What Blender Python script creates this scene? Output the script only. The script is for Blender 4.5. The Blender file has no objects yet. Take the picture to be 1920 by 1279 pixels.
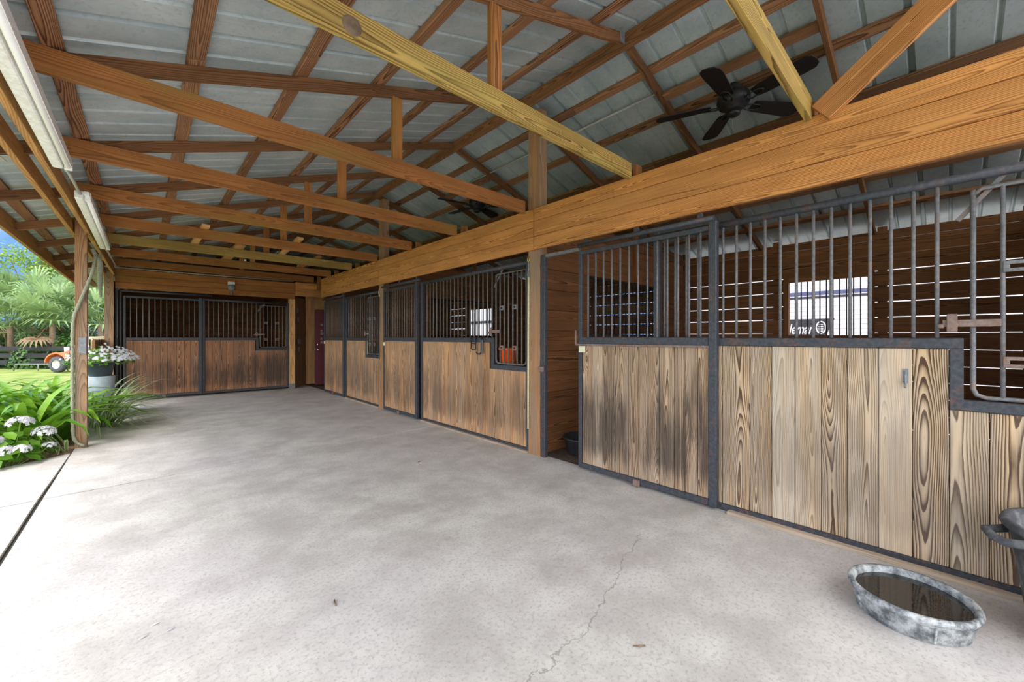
import bpy, math, random
from mathutils import Vector, Matrix, Euler
R = random.Random(7)
SC = bpy.context.scene
COL = SC.collection
PI = math.pi

# ------------------------------------------------------------------ materials
def S(r, g, b):
    f = lambda c: (c/255/12.92) if c/255 <= .04045 else ((c/255+.055)/1.055)**2.4
    return (f(r), f(g), f(b), 1)

class NT:
    def __init__(s, name):
        s.m = bpy.data.materials.new(name); s.m.use_nodes = True
        s.t = s.m.node_tree; s.t.nodes.clear()
        s.out = s.n('ShaderNodeOutputMaterial')
    def n(s, typ, **kw):
        nd = s.t.nodes.new(typ)
        for k, v in kw.items(): setattr(nd, k, v)
        return nd
    def put(s, sock, v):
        if hasattr(v, 'is_output') or isinstance(v, bpy.types.NodeSocket): s.t.links.new(v, sock)
        elif v is not None: sock.default_value = v
    def math(s, op, a, b=None, c=None, clamp=False):
        nd = s.n('ShaderNodeMath', operation=op, use_clamp=clamp)
        for i, v in enumerate((a, b, c)):
            if v is not None: s.put(nd.inputs[i], v)
        return nd.outputs[0]
    def vmul(s, a, b):
        nd = s.n('ShaderNodeVectorMath', operation='MULTIPLY'); s.put(nd.inputs[0], a); s.put(nd.inputs[1], b); return nd.outputs[0]
    def noise(s, vec, scale=1, detail=3, rough=.5):
        nd = s.n('ShaderNodeTexNoise'); s.put(nd.inputs['Vector'], vec)
        nd.inputs['Scale'].default_value = scale; nd.inputs['Detail'].default_value = detail; nd.inputs['Roughness'].default_value = rough
        return nd
    def sep(s, v):
        nd = s.n('ShaderNodeSeparateXYZ'); s.put(nd.inputs[0], v); return nd.outputs
    def comb(s, x, y, z):
        nd = s.n('ShaderNodeCombineXYZ')
        for i, v in enumerate((x, y, z)): s.put(nd.inputs[i], v)
        return nd.outputs[0]
    def mix(s, fac, a, b, mode='MIX'):
        nd = s.n('ShaderNodeMix', data_type='RGBA', blend_type=mode)
        s.put(nd.inputs[0], fac); s.put(nd.inputs[6], a); s.put(nd.inputs[7], b); return nd.outputs[2]
    def mapr(s, v, a, b, c=0, d=1, smooth=True):
        nd = s.n('ShaderNodeMapRange', interpolation_type='SMOOTHSTEP' if smooth else 'LINEAR')
        s.put(nd.inputs[0], v)
        for i, q in enumerate((a, b, c, d)): nd.inputs[i+1].default_value = q
        return nd.outputs[0]
    def attr(s, name): return s.n('ShaderNodeAttribute', attribute_name=name).outputs['Vector']
    def pos(s): return s.n('ShaderNodeNewGeometry').outputs['Position']
    def obj(s): return s.n('ShaderNodeTexCoord').outputs['Object']
    def principled(s, col, rough=.6, metal=0, bump=None, bstr=.2, bdist=.01, spec=.5, **kw):
        p = s.n('ShaderNodeBsdfPrincipled')
        s.put(p.inputs['Base Color'], col); s.put(p.inputs['Roughness'], rough); s.put(p.inputs['Metallic'], metal)
        p.inputs['Specular IOR Level'].default_value = spec
        for k, v in kw.items(): s.put(p.inputs[k], v)
        if bump is not None:
            b = s.n('ShaderNodeBump'); b.inputs['Strength'].default_value = bstr; b.inputs['Distance'].default_value = bdist
            s.put(b.inputs['Height'], bump); s.t.links.new(b.outputs[0], p.inputs['Normal'])
        s.t.links.new(p.outputs[0], s.out.inputs[0]); return p

def wood(name, light, dark, spacing=.013, contrast=.75, wear=None, wearamt=0., dirt=0., stain=None, rough=.75, wander=1.0):
    t = NT(name)
    g = t.attr('gr'); tn = t.sep(t.attr('tn')); x, y, z = t.sep(g)[0:3]
    w = t.noise(t.vmul(g, (.75, 2.0, 2.0)), 1, 1); wc = t.sep(w.outputs['Color'])
    wg = t.noise(t.vmul(g, (7, 34, 34)), 1, 2).outputs[0]
    yy = t.math('ADD', y, t.math('MULTIPLY', t.math('SUBTRACT', wc[0], .5), .10*wander))
    zz = t.math('ADD', z, t.math('MULTIPLY', t.math('SUBTRACT', wc[1], .5), .12*wander))
    # knots
    v = t.n('ShaderNodeTexVoronoi'); v.inputs['Scale'].default_value = 1; v.inputs['Randomness'].default_value = 1
    t.put(v.inputs['Vector'], t.vmul(g, (1.5, 5.5, .6)))
    k = t.mapr(v.outputs['Distance'], .0, .24, 1, 0)
    kk = t.mapr(v.outputs['Distance'], .03, .075, 1, 0)
    sel = t.math('GREATER_THAN', t.sep(v.outputs['Color'])[0], .55)
    k = t.math('MULTIPLY', k, sel); kk = t.math('MULTIPLY', kk, sel)
    r = t.math('SQRT', t.math('ADD', t.math('MULTIPLY', yy, yy), t.math('MULTIPLY', zz, zz)))
    r = t.math('ADD', t.math('ADD', r, t.math('MULTIPLY', k, .028)), t.math('MULTIPLY', wg, .0045))
    fr = t.math('FRACT', t.math('MULTIPLY', r, 1/spacing))
    band = t.math('MULTIPLY', t.math('POWER', fr, 2.0), t.mapr(fr, .9, 1.0, 1, 0))
    fine = t.noise(t.vmul(g, (3, 160, 160)), 1, 2).outputs[0]
    mot = t.noise(t.vmul(g, (1.6, 9, 9)), 1, 3).outputs[0]
    fac = t.math('MULTIPLY', t.math('MULTIPLY', band, 1.25*contrast), tn[1])
    fac = t.math('ADD', fac, t.math('MULTIPLY', t.math('SUBTRACT', fine, .5), .8))
    fac = t.math('MAXIMUM', fac, t.math('MULTIPLY', kk, .95), clamp=True)
    c = t.mix(fac, light, dark)
    mval = t.math('MULTIPLY', tn[0], t.mapr(mot, .25, .75, .8, 1.18))
    c = t.mix(1.0, c, t.comb(mval, mval, mval), 'MULTIPLY')
    if wear is not None:
        wn = t.noise(t.vmul(g, (.8, 14, 14)), 1, 3).outputs[0]
        wf = t.math('ADD', t.math('MULTIPLY', t.mapr(wn, .35, .7, 0, 1), wearamt), tn[2], clamp=True)
        c = t.mix(wf, c, t.mix(t.math('MULTIPLY', fac, .75), wear, dark))
    if dirt > 0:
        p = t.pos(); pz = t.sep(p)[2]
        dn = t.noise(t.vmul(p, (5.5, 5.5, .9)), 1, 5, .65).outputs[0]
        st = t.noise(t.vmul(p, (75, 75, 1.6)), 1, 3).outputs[0]
        bl = t.noise(p, 1.3, 2).outputs[0]
        # mildew streaks of their own shape, in a splash band of uneven height
        bandz = t.math('MULTIPLY', t.mapr(pz, .05, .3, 0, 1), t.mapr(t.math('ADD', pz, t.math('MULTIPLY', bl, .5)), .75, 1.35, 1, 0))
        df = t.mapr(t.math('ADD', t.math('ADD', dn, t.math('MULTIPLY', st, .55)), t.math('MULTIPLY', bandz, .30)), .80, 1.18, 0, dirt*.85)
        c = t.mix(df, c, S(70, 61, 54))
    if stain is not None:
        sn = t.noise(t.vmul(g, (.9, 5, 5)), 1, 3).outputs[0]
        c = t.mix(t.mapr(sn, .5, .72, 0, .6), c, stain)
    t.principled(c, rough, bump=t.math('ADD', fac, fine), bstr=.25, bdist=.002, spec=.25)
    return t.m

def metal_paint(name, base, rust=.35, rough=.5, rustcol=S(120, 72, 50), dust=None):
    t = NT(name); p = t.pos()
    n = t.noise(p, 9, 6, .7).outputs[0]; n2 = t.noise(p, 45, 4, .6).outputs[0]
    c = t.mix(t.mapr(n2, .3, .7, 0, 1), base, tuple(min(1, q*1.6+.006) for q in base[:3])+(1,))
    c = t.mix(t.mapr(t.math('ADD', n, t.math('MULTIPLY', n2, .35)), .72-.18*rust, .95-.18*rust, 0, min(1, rust*1.8)), c, rustcol)
    t.principled(c, rough, bump=n2, bstr=.25, bdist=.002, spec=.4); return t.m

def plain(name, col, rough=.5, var=.15, scale=20, metal=0, spec=.5, bstr=.1, **kw):
    t = NT(name); n = t.noise(t.pos(), scale, 4, .6).outputs[0]
    d = tuple(q*(1-var) for q in col[:3])+(1,); l = tuple(min(1, q*(1+var)) for q in col[:3])+(1,)
    t.principled(t.mix(t.mapr(n, .3, .7, 0, 1), d, l), rough, metal, bump=n, bstr=bstr, bdist=.002, spec=spec, **kw); return t.m

def leafmat(name, a, b, trans=.3, rough=.45, stripe=None):
    t = NT(name); tn = t.sep(t.attr('tn'))
    n = t.noise(t.pos(), 6, 2).outputs[0]
    c = t.mix(t.math('ADD', t.math('MULTIPLY', tn[0], .75), t.math('MULTIPLY', n, .25), clamp=True), a, b)
    if stripe is not None: c = t.mix(t.mapr(t.math('ABSOLUTE', tn[1]), .55, .8, 0, .8), c, stripe)
    p = t.principled(c, rough, spec=.4)
    tr = t.n('ShaderNodeBsdfTranslucent'); t.put(tr.inputs[0], c)
    mx = t.n('ShaderNodeMixShader'); mx.inputs[0].default_value = trans
    t.t.links.new(p.outputs[0], mx.inputs[1]); t.t.links.new(tr.outputs[0], mx.inputs[2]); t.t.links.new(mx.outputs[0], t.out.inputs[0])
    return t.m

def emit(name, col, st):
    t = NT(name); e = t.n('ShaderNodeEmission'); e.inputs[0].default_value = col; e.inputs[1].default_value = st
    p = t.n('ShaderNodeBsdfPrincipled'); p.inputs['Base Color'].default_value = (.8, .8, .76, 1)
    a = t.n('ShaderNodeAddShader'); t.t.links.new(e.outputs[0], a.inputs[0]); t.t.links.new(p.outputs[0], a.inputs[1])
    t.t.links.new(a.outputs[0], t.out.inputs[0]); return t.m

M = {}
M['header'] = wood('header_pine', S(214, 148, 82), S(118, 66, 30), .0085, .9, wear=S(202, 152, 96), wearamt=.3, wander=1.1)
M['chord'] = wood('chord_pine', S(176, 116, 62), S(94, 56, 28), .009, .7, stain=S(146, 118, 56))
M['chordg'] = wood('chord_treated', S(188, 156, 86), S(104, 80, 36), .010, .95, stain=S(166, 160, 84))
M['rafter'] = wood('rafter_pine', S(142, 98, 62), S(78, 50, 30), .009, .75)
M['purlin'] = wood('purlin_pine', S(164, 118, 82), S(80, 50, 32), .0095, 1.0, wear=S(156, 126, 98), wearamt=.3)
M['post'] = wood('post_weathered', S(188, 138, 90), S(92, 64, 42), .008, .85, wear=S(150, 132, 112), wearamt=.75)
M['eave'] = wood('eave_pine', S(190, 142, 86), S(106, 70, 38), .009, .75)
M['plank1'] = wood('plank_weathered', S(208, 178, 140), S(84, 60, 42), .0078, 1.05, wear=S(198, 184, 164), wearamt=.6, dirt=.4)
M['plankd'] = wood('plank_stained', S(198, 166, 132), S(84, 60, 42), .007, 1.0, wear=S(184, 168, 148), wearamt=.5, dirt=1.0)
M['plank2'] = wood('plank_amber', S(212, 160, 110), S(96, 64, 40), .0075, .95, wear=S(182, 160, 134), wearamt=.5, dirt=.7)
M['plank3'] = wood('plank_russet', S(188, 134, 96), S(84, 54, 38), .0075, .95, wear=S(144, 118, 100), wearamt=.45, dirt=.95)
M['inner'] = wood('stall_board', S(148, 98, 58), S(74, 45, 26), .010, .9, wear=S(130, 92, 64), wearamt=.3)
M['trim'] = wood('trim_board', S(222, 172, 116), S(130, 88, 50), .010, .55)
M['darkboard'] = wood('dark_board', S(160, 120, 88), S(90, 64, 46), .010, .5)
M['blackboard'] = wood('black_fence_board', S(52, 52, 54), S(26, 26, 28), .010, .5)
M['curb'] = wood('sill_board', S(192, 172, 150), S(140, 116, 98), .010, .4)
M['frame'] = metal_paint('frame_steel', S(50, 53, 58), .24)
M['bar'] = metal_paint('bar_steel', S(98, 98, 100), .34, .55, rustcol=S(140, 108, 90))
M['bard'] = metal_paint('bar_dark_steel', S(92, 90, 86), .4, .55, rustcol=S(120, 92, 72))
M['rust'] = metal_paint('rusty_steel', S(116, 100, 92), .55, .7, rustcol=S(124, 86, 66))
M['black'] = metal_paint('black_iron', S(26, 25, 26), .1, .45)
M['blade'] = plain('fan_blade_black', S(34, 28, 26), .55, .2, 30)
M['white'] = metal_paint('white_enamel', S(232, 229, 218), .12, .4, rustcol=S(150, 96, 70))
M['tube'] = emit('fluorescent_tube', (1, .97, .9, 1), .03)
M['pipe'] = plain('conduit_grey', S(176, 174, 164), .5, .1)
M['plate'] = plain('cream_plate', S(226, 222, 190), .5, .05)
M['rope'] = plain('old_rope', S(150, 152, 128), .9, .3, 120, bstr=.6)
M['strap'] = plain('cream_strap', S(214, 202, 164), .8, .15, 60)
M['brass'] = plain('brass_clip', S(180, 150, 80), .35, .15, 40, metal=.8)
M['galv'] = metal_paint('galvanised_box', S(112, 116, 120), .2, .5)
M['maroon'] = plain('maroon_door', S(104, 38, 46), .45, .12)
M['chrome'] = plain('chrome', S(220, 218, 212), .2, .05, metal=1)
M['orange'] = plain('orange_plastic', S(242, 96, 34), .4, .06)
M['orangep'] = plain('orange_paint', S(226, 108, 58), .35, .08)
M['rubberblack'] = plain('black_tub_plastic', S(46, 46, 48), .55, .3, 12)
M['tyre'] = plain('tyre_rubber', S(74, 78, 84), .8, .15)
M['rim'] = plain('wheel_rim_white', S(214, 210, 204), .4, .1)
M['tan'] = plain('tan_vinyl', S(206, 176, 138), .7, .1)
M['potgrey'] = plain('planter_grey_plastic', S(72, 80, 92), .55, .1)
M['pale'] = plain('pale_plastic', S(176, 188, 196), .5, .08)
M['rvwhite'] = plain('camper_white', S(226, 226, 230), .4, .02)
M['rvdark'] = plain('camper_charcoal', S(58, 56, 62), .5, .1)
M['rvblue'] = plain('camper_blue', S(84, 88, 124), .5, .1)
M['soil'] = plain('bed_soil', S(134, 104, 82), .95, .35, 25, bstr=.8)
M['bark'] = plain('bark', S(120, 100, 80), .9, .3, 14, bstr=.8)
M['greybark'] = plain('grey_branch', S(168, 156, 150), .9, .2, 14)
M['lily'] = leafmat('lily_leaf', S(52, 106, 24), S(146, 192, 58), .35, .3)
M['grassblade'] = leafmat('variegated_blade', S(84, 118, 50), S(150, 174, 96), .3, .35, S(230, 236, 206))
M['hydleaf'] = leafmat('hydrangea_leaf', S(52, 104, 26), S(124, 170, 48), .3)
M['petal'] = leafmat('white_petal', S(196, 196, 202), S(232, 232, 234), .25, .6)
M['palmleaf'] = leafmat('palm_leaf', S(40, 72, 34), S(168, 194, 128), .3, .4)
M['deadleaf'] = leafmat('dead_palm_leaf', S(96, 76, 56), S(150, 124, 96), .2, .7)
M['treeleaf'] = leafmat('tree_leaf', S(66, 106, 36), S(166, 192, 76), .4)
M['treeleafd'] = leafmat('tree_leaf_dark', S(30, 62, 30), S(86, 126, 56), .35)
M['ivy'] = leafmat('ivy_leaf', S(28, 66, 24), S(88, 132, 52), .3)

def rubber():
    t = NT('worn_rubber'); p = t.pos(); n = t.noise(p, 14, 6, .7).outputs[0]; n2 = t.noise(p, 60, 3).outputs[0]
    c = t.mix(t.mapr(n, .38, .66, 0, 1), S(96, 100, 103), S(196, 199, 198))
    c = t.mix(t.mapr(n2, .55, .75, 0, .5), c, S(66, 69, 74))
    t.principled(c, .75, bump=n2, bstr=.3, bdist=.003, spec=.3); return t.m
M['rubber'] = rubber()
def rubberdk():
    t = NT('worn_dark_rubber'); p = t.pos(); n = t.noise(p, 8, 6, .7).outputs[0]
    c = t.mix(t.mapr(n, .4, .68, 0, 1), S(70, 72, 76), S(128, 128, 128))
    t.principled(c, .7, bump=n, bstr=.3, bdist=.003, spec=.3); return t.m
M['rubberdk'] = rubberdk()
def water():
    t = NT('still_water'); n = t.noise(t.pos(), 60, 3).outputs[0]
    p = t.principled(S(34, 33, 32), .03, spec=.9, bump=n, bstr=.02); return t.m
M['water'] = water()
def concrete():
    t = NT('concrete'); p = t.pos(); x, y, z = t.sep(p)[0:3]
    big = t.noise(p, .55, 3, .55).outputs[0]; mid = t.noise(p, 2.4, 6, .68).outputs[0]; fin = t.noise(p, 55, 5, .7).outputs[0]
    sp = t.noise(p, 210, 2).outputs[0]
    c = t.mix(t.mapr(mid, .3, .7, 0, 1), S(187, 181, 174), S(219, 214, 206))
    c = t.mix(t.mapr(big, .42, .68, 0, .5), c, S(212, 205, 207))
    st = t.noise(p, 1.1, 7, .72).outputs[0]
    c = t.mix(t.mapr(st, .50, .70, 0, .5), c, S(156, 146, 136))
    c = t.mix(t.mapr(fin, .48, .68, 0, .6), c, S(158, 152, 147))
    c = t.mix(t.mapr(sp, .62, .75, 0, .45), c, S(232, 232, 230))
    # hairline crack
    cn = t.noise(p, 7, 6, .65).outputs[0]
    f = t.math('ADD', t.math('ADD', .99, t.math('MULTIPLY', t.math('MAXIMUM', t.math('SUBTRACT', x, 1.4), 0), .3)), t.math('MULTIPLY', cn, .17))
    d = t.math('ABSOLUTE', t.math('SUBTRACT', y, f))
    wn = t.noise(p, 30, 2).outputs[0]
    cr = t.math('MULTIPLY', t.math('LESS_THAN', d, t.math('MULTIPLY', wn, .0065)), t.math('MULTIPLY', t.math('GREATER_THAN', x, 1.0), t.math('LESS_THAN', x, 2.42)))
    c = t.mix(t.math('MULTIPLY', cr, .5), c, S(110, 104, 98))
    t.principled(c, t.mapr(mid, .3, .7, .55, .75), bump=t.math('ADD', fin, t.math('MULTIPLY', sp, .4)), bstr=.18, bdist=.004, spec=.35); return t.m
M['concrete'] = concrete()
M['joint'] = plain('joint_filler', S(70, 67, 62), .95, .3, 40)
M['dirt'] = plain('stall_dirt', S(92, 76, 62), .95, .35, 12, bstr=.8)
def grass():
    t = NT('lawn'); p = t.pos(); n = t.noise(p, 1.2, 5, .6).outputs[0]; n2 = t.noise(p, 40, 3).outputs[0]
    c = t.mix(t.mapr(n, .3, .7, 0, 1), S(112, 132, 62), S(154, 160, 96))
    c = t.mix(t.mapr(n2, .45, .75, 0, .5), c, S(90, 112, 52))
    t.principled(c, .95, bump=n2, bstr=.8, bdist=.03, spec=.1); return t.m
M['grass'] = grass()
def sheet():
    t = NT('galvanised_sheet'); p = t.pos(); n = t.noise(p, 1.7, 5, .65).outputs[0]; n2 = t.noise(p, 38, 4, .7).outputs[0]
    c = t.mix(t.mapr(n, .3, .7, 0, 1), S(164, 178, 180), S(196, 206, 206))
    c = t.mix(t.mapr(n2, .5, .72, 0, .4), c, S(128, 142, 142))
    g = t.noise(t.vmul(p, (1, 9, 1)), 1.2, 4).outputs[0]
    c = t.mix(t.mapr(g, .6, .8, 0, .35), c, S(140, 140, 130))
    t.principled(c, .45, .2, bump=n2, bstr=.1, bdist=.003, spec=.4); return t.m
M['sheet'] = sheet()

# ------------------------------------------------------------------ mesh builder
class MB:
    def __init__(s): s.v = []; s.f = []; s.g = []; s.t = []; s.sm = []
    def _add(s, vs, fs, gs=None, ts=None, smooth=False):
        o = len(s.v); s.v += [tuple(q) for q in vs]
        s.f += [tuple(i+o for i in q) for q in fs]; s.sm += [smooth]*len(fs)
        s.g += gs if gs else [tuple(q) for q in vs]
        s.t += ts if ts else [(1, 1, 0)]*len(vs)
        return s
    def box(s, c, size, rot=None, axis=None, ch=.003, tn=None, at=None):
        """chamfered board: c centre, size full; rot = Euler tuple or Matrix"""
        h = [q/2 for q in size]; ch = min(ch, min(h)*.4)
        m = rot if isinstance(rot, Matrix) else (Euler(rot).to_matrix() if rot else Matrix.Identity(3))
        order = sorted(range(3), key=lambda i: -size[i])
        if axis is not None: order.remove(axis); order = [axis]+order
        ox, oy, oz = R.uniform(0, 60), R.uniform(-.05, .05), R.uniform(.012, .06)*R.choice((-1, 1))
        tint = tn if tn else (R.uniform(.82, 1.16), R.uniform(.75, 1.25), 0)
        vs, gs, idx = [], [], {}
        for sx in (-1, 1):
            for sy in (-1, 1):
                for sz in (-1, 1):
                    for a in range(3):
                        l = [sx*(h[0]-ch), sy*(h[1]-ch), sz*(h[2]-ch)]; l[a] = (sx, sy, sz)[a]*h[a]
                        idx[(sx, sy, sz, a)] = len(vs)
                        w = m @ Vector(l); vs.append((w.x+c[0], w.y+c[1], w.z+c[2]))
                        gs.append((l[order[0]]+ox, l[order[1]]+oy, l[order[2]]+oz))
        fs = []
        def face(keys):
            ids = [idx[k] for k in keys]; p = [Vector(vs[i]) for i in ids]
            nrm = (p[1]-p[0]).cross(p[2]-p[0]); cen = sum(p, Vector())/len(p)-Vector(c)
            fs.append(tuple(ids) if nrm.dot(cen) > 0 else tuple(reversed(ids)))
        for a in range(3):
            b, d = [q for q in range(3) if q != a]
            for sa in (-1, 1):
                ks = []
                for (sb, sd) in ((-1, -1), (1, -1), (1, 1), (-1, 1)):
                    k = [0, 0, 0]; k[a] = sa; k[b] = sb; k[d] = sd; ks.append((*k, a))
                face(ks)
            for sb in (-1, 1):
                for sd in (-1, 1):
                    k1 = [0]*3; k1[a] = -1; k1[b] = sb; k1[d] = sd; k2 = list(k1); k2[a] = 1
                    face([(*k1, b), (*k2, b), (*k2, d), (*k1, d)])
        for sx in (-1, 1):
            for sy in (-1, 1):
                for sz in (-1, 1): face([(sx, sy, sz, 0), (sx, sy, sz, 1), (sx, sy, sz, 2)])
        return s._add(vs, fs, gs, [tint]*24)
    def bx(s, x0, x1, y0, y1, z0, z1, **k):
        return s.box(((x0+x1)/2, (y0+y1)/2, (z0+z1)/2), (abs(x1-x0), abs(y1-y0), abs(z1-z0)), **k)
    def beam(s, p0, p1, w, d, up=(0, 0, 1), **k):
        """board from p0 to p1; w across (side), d along up"""
        p0, p1 = Vector(p0), Vector(p1); x = (p1-p0).normalized(); u = Vector(up); y = u.cross(x).normalized(); z = x.cross(y)
        m = Matrix((x, y, z)).transposed()
        return s.box((p0+p1)/2, ((p1-p0).length, w, d), rot=m, axis=0, **k)
    def tube(s, pts, r, n=8, caps=True, smooth=True):
        pts = [Vector(p) for p in pts]; rs = r if isinstance(r, (list, tuple)) else [r]*len(pts)
        vs, fs = [], []; ref = None
        for i, p in enumerate(pts):
            d = (pts[min(i+1, len(pts)-1)]-pts[max(i-1, 0)]).normalized()
            if ref is None: ref = Vector((0, 0, 1)) if abs(d.z) < .9 else Vector((1, 0, 0))
            a = (ref-d*ref.dot(d)).normalized(); b = d.cross(a); ref = a
            for j in range(n):
                q = 2*PI*j/n; vs.append(p+(a*math.cos(q)+b*math.sin(q))*rs[i])
        for i in range(len(pts)-1):
            for j in range(n):
                k = (j+1) % n; fs.append((i*n+j, i*n+k, (i+1)*n+k, (i+1)*n+j))
        s._add(vs, fs, smooth=smooth)
        if caps:
            o = len(s.v)-len(vs); s.f.append(tuple(o+j for j in reversed(range(n)))); s.f.append(tuple(o+(len(pts)-1)*n+j for j in range(n))); s.sm += [False, False]
        return s
    def lathe(s, prof, c=(0, 0, 0), n=32, smooth=True, scale=(1, 1), m=None):
        vs, fs = [], []
        for r, z in prof:
            for j in range(n):
                q = 2*PI*j/n; p = Vector((r*math.cos(q)*scale[0], r*math.sin(q)*scale[1], z))
                if m: p = m @ p
                vs.append(p+Vector(c))
        L = len(prof)
        for i in range(L-1):
            for j in range(n):
                k = (j+1) % n; fs.append((i*n+j, i*n+k, (i+1)*n+k, (i+1)*n+j))
        return s._add(vs, fs, smooth=smooth)
    def disc(s, c, r, n=32, m=None, rev=False):
        vs = []
        for j in range(n):
            q = 2*PI*j/n; p = Vector((r*math.cos(q), r*math.sin(q), 0))
            if m: p = m @ p
            vs.append(p+Vector(c))
        return s._add(vs, [tuple(reversed(range(n))) if rev else tuple(range(n))])
    def poly(s, pts, th, z=0):
        """extruded outline in xy, from z to z+th"""
        if sum(a[0]*b[1]-b[0]*a[1] for a, b in zip(pts, pts[1:]+pts[:1])) < 0: pts = pts[::-1]
        n = len(pts); vs = [(x, y, z) for x, y in pts]+[(x, y, z+th) for x, y in pts]
        fs = [tuple(reversed(range(n))), tuple(range(n, 2*n))]+[(i, (i+1) % n, n+(i+1) % n, n+i) for i in range(n)]
        return s._add(vs, fs)
    def strip(s, pts, ws, side, fold=0., t=None):
        """leaf strip along pts with half widths ws, cross direction side"""
        t = R.random() if t is None else t
        vs, fs, ts = [], [], []; side = Vector(side).normalized()
        for p, w in zip(pts, ws):
            p = Vector(p); vs += [p-side*w+Vector((0, 0, w*fold)), p, p+side*w+Vector((0, 0, w*fold))]; ts += [(t, -1, 0), (t, 0, 0), (t, 1, 0)]
        for i in range(len(pts)-1):
            a = i*3; fs += [(a, a+1, a+4, a+3), (a+1, a+2, a+5, a+4)]
        return s._add(vs, fs, None, ts, True)
    def build(s, name, mat, parent=None, loc=(0, 0, 0), rot=(0, 0, 0)):
        me = bpy.data.meshes.new(name); me.from_pydata([tuple(q) for q in s.v], [], s.f)
        for nm, dat in (('gr', s.g), ('tn', s.t)):
            a = me.attributes.new(nm, 'FLOAT_VECTOR', 'POINT'); a.data.foreach_set('vector', [c for q in dat for c in q])
        me.polygons.foreach_set('use_smooth', s.sm); me.update()
        me.materials.append(mat if not isinstance(mat, str) else M[mat])
        o = bpy.data.objects.new(name, me); COL.objects.link(o); o.location = loc; o.rotation_euler = rot
        if parent is not None: o.parent = parent
        return o

def tag(o, label=None, cat=None, group=None, kind=None):
    for k, v in (('label', label), ('category', cat), ('group', group), ('kind', kind)):
        if v: o[k] = v
    return o
def empty(name, loc, rz=0, label=None, cat=None, group=None):
    o = bpy.data.objects.new(name, None); COL.objects.link(o); o.empty_display_size = .1
    o.location = loc; o.rotation_euler = (0, 0, rz); return tag(o, label, cat, group)
def st(o): o['kind'] = 'structure'; return o

# ------------------------------------------------------------------ key dimensions
RX, RZ, SL = 3.10, 3.871, .328          # ridge and rafter underside
def zl(x): return RZ-SL*abs(x-RX)       # underside of rafters
RAF = .094                              # rafter depth measured vertically
ANG = math.atan(SL)
Y0, Y1 = -1.3, 15.2                     # extent of the building
TY = [.58, 1.86, 3.18, 4.50, 5.75, 7.03, 8.25, 9.5, 10.75]
WX = 3.171                              # stall front plane
BY = 11.3                               # back stall front plane
EX, EXR = -1.10, 7.45                   # eaves

# ------------------------------------------------------------------ ground and floor
def poly_slab(pts, z0, z1): return MB().poly(pts, z1-z0, z0)
def yj(x): return 4.90+.09*(x+.8) if x < 1.0 else 5.062+.02*(x-1)
g = .011
fl = MB()
fl.poly([(-.605, Y0), (3.25, Y0), (3.25, yj(3.25)-g), (-.605, yj(-.605)-g)], .12, -.12)
fl.poly([(-.605, yj(-.605)+g), (3.25, yj(3.25)+g), (3.25, 12.3), (4.4, 12.3), (4.4, 12.31), (-.605, 12.31)], .12, -.12)
fl.poly([(-2.6, Y0), (-.625, Y0), (-.635, yj(-.635)-g), (-2.6, yj(-2.6)-g)], .12, -.12)
fl.poly([(-2.6, yj(-2.6)+g), (-.635, yj(-.635)+g), (-.615, 6.66), (-1.05, 6.36), (-1.5, 6.15), (-2.6, 5.9)], .12, -.12)
st(fl.build('floor', 'concrete'))
st(MB().bx(-.625, 3.25, Y0, 12.3, -.2, -.02, ch=.001).bx(-2.6, -.626, Y0, 5.6, -.2, -.02, ch=.001).build('floor_joint_filler', 'joint'))
st(MB().bx(3.25, 7.0, Y0, 10.3, -.14, -.012, ch=.001).bx(3.25, 7.0, 10.3, 15.3, -.14, -.01, ch=.001).bx(-.6, 3.25, 12.31, 15.3, -.14, -.012, ch=.001).build('floor_stalls', 'dirt'))
lw = MB().poly([(-60, -30), (-2.6, -30), (-2.6, 5.9), (-1.5, 6.15), (-.62, 6.7), (-.62, 15.4), (7.2, 15.4), (7.2, 70), (-60, 70)], .1, -.16)
tag(lw.build('lawn', 'grass'), 'pale mown lawn stretching beyond the planting bed and the posts', 'lawn', kind='structure')
st(MB().poly([(-2.6, 5.92), (-1.5, 6.17), (-1.05, 6.38), (-.62, 6.68), (-.62, 12.2), (-2.6, 12.2)], .1, -.13).build('floor_planting_bed', 'soil'))
st(MB().bx(-30, 60, -30, Y0, -.2, -.06, ch=.001).bx(7.0, 60, Y0, 70, -.2, -.06, ch=.001).build('floor_yard', 'concrete'))

# ------------------------------------------------------------------ roof sheets
def roof_sheet(name, xa, xb):
    mb = MB(); prof = []
    y = Y0-.3; p = .2275
    while y < Y1+.3:
        k_ = len(prof)//4 % 4; h_ = .042 if k_ == 3 else .022; w_ = .026 if k_ == 3 else .014
        prof += [(y, 0), (y+p-w_-.024, 0), (y+p-w_-.012, h_), (y+p-.012, h_)]
        y += p
    off = RAF+.042
    vs, fs = [], []
    for (yy, dz) in prof:
        vs += [(xa, yy, zl(xa)+off+dz), (xb, yy, zl(xb)+off+dz), (xb, yy, zl(xb)+off+dz+.004), (xa, yy, zl(xa)+off+dz+.004)]
    for i in range(len(prof)-1):
        a, b = i*4, i*4+4
        fs += [(a, a+1, b+1, b), (a+3, b+3, b+2, a+2)]
    mb._add(vs, fs); return st(mb.build(name, 'sheet'))
roof_sheet('ceiling_left', EX-.06, RX-.002)
roof_sheet('ceiling_right', EXR+.06, RX+.002)
rc = MB().beam((RX-.11, Y0-.3, RZ+RAF+.045+.03), (RX-.11, Y1+.3, RZ+RAF+.045+.03), .24, .004, up=(-SL, 0, 1), ch=.0005)
rc.beam((RX+.11, Y0-.3, RZ+RAF+.045+.03), (RX+.11, Y1+.3, RZ+RAF+.045+.03), .24, .004, up=(SL, 0, 1), ch=.0005)
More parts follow.
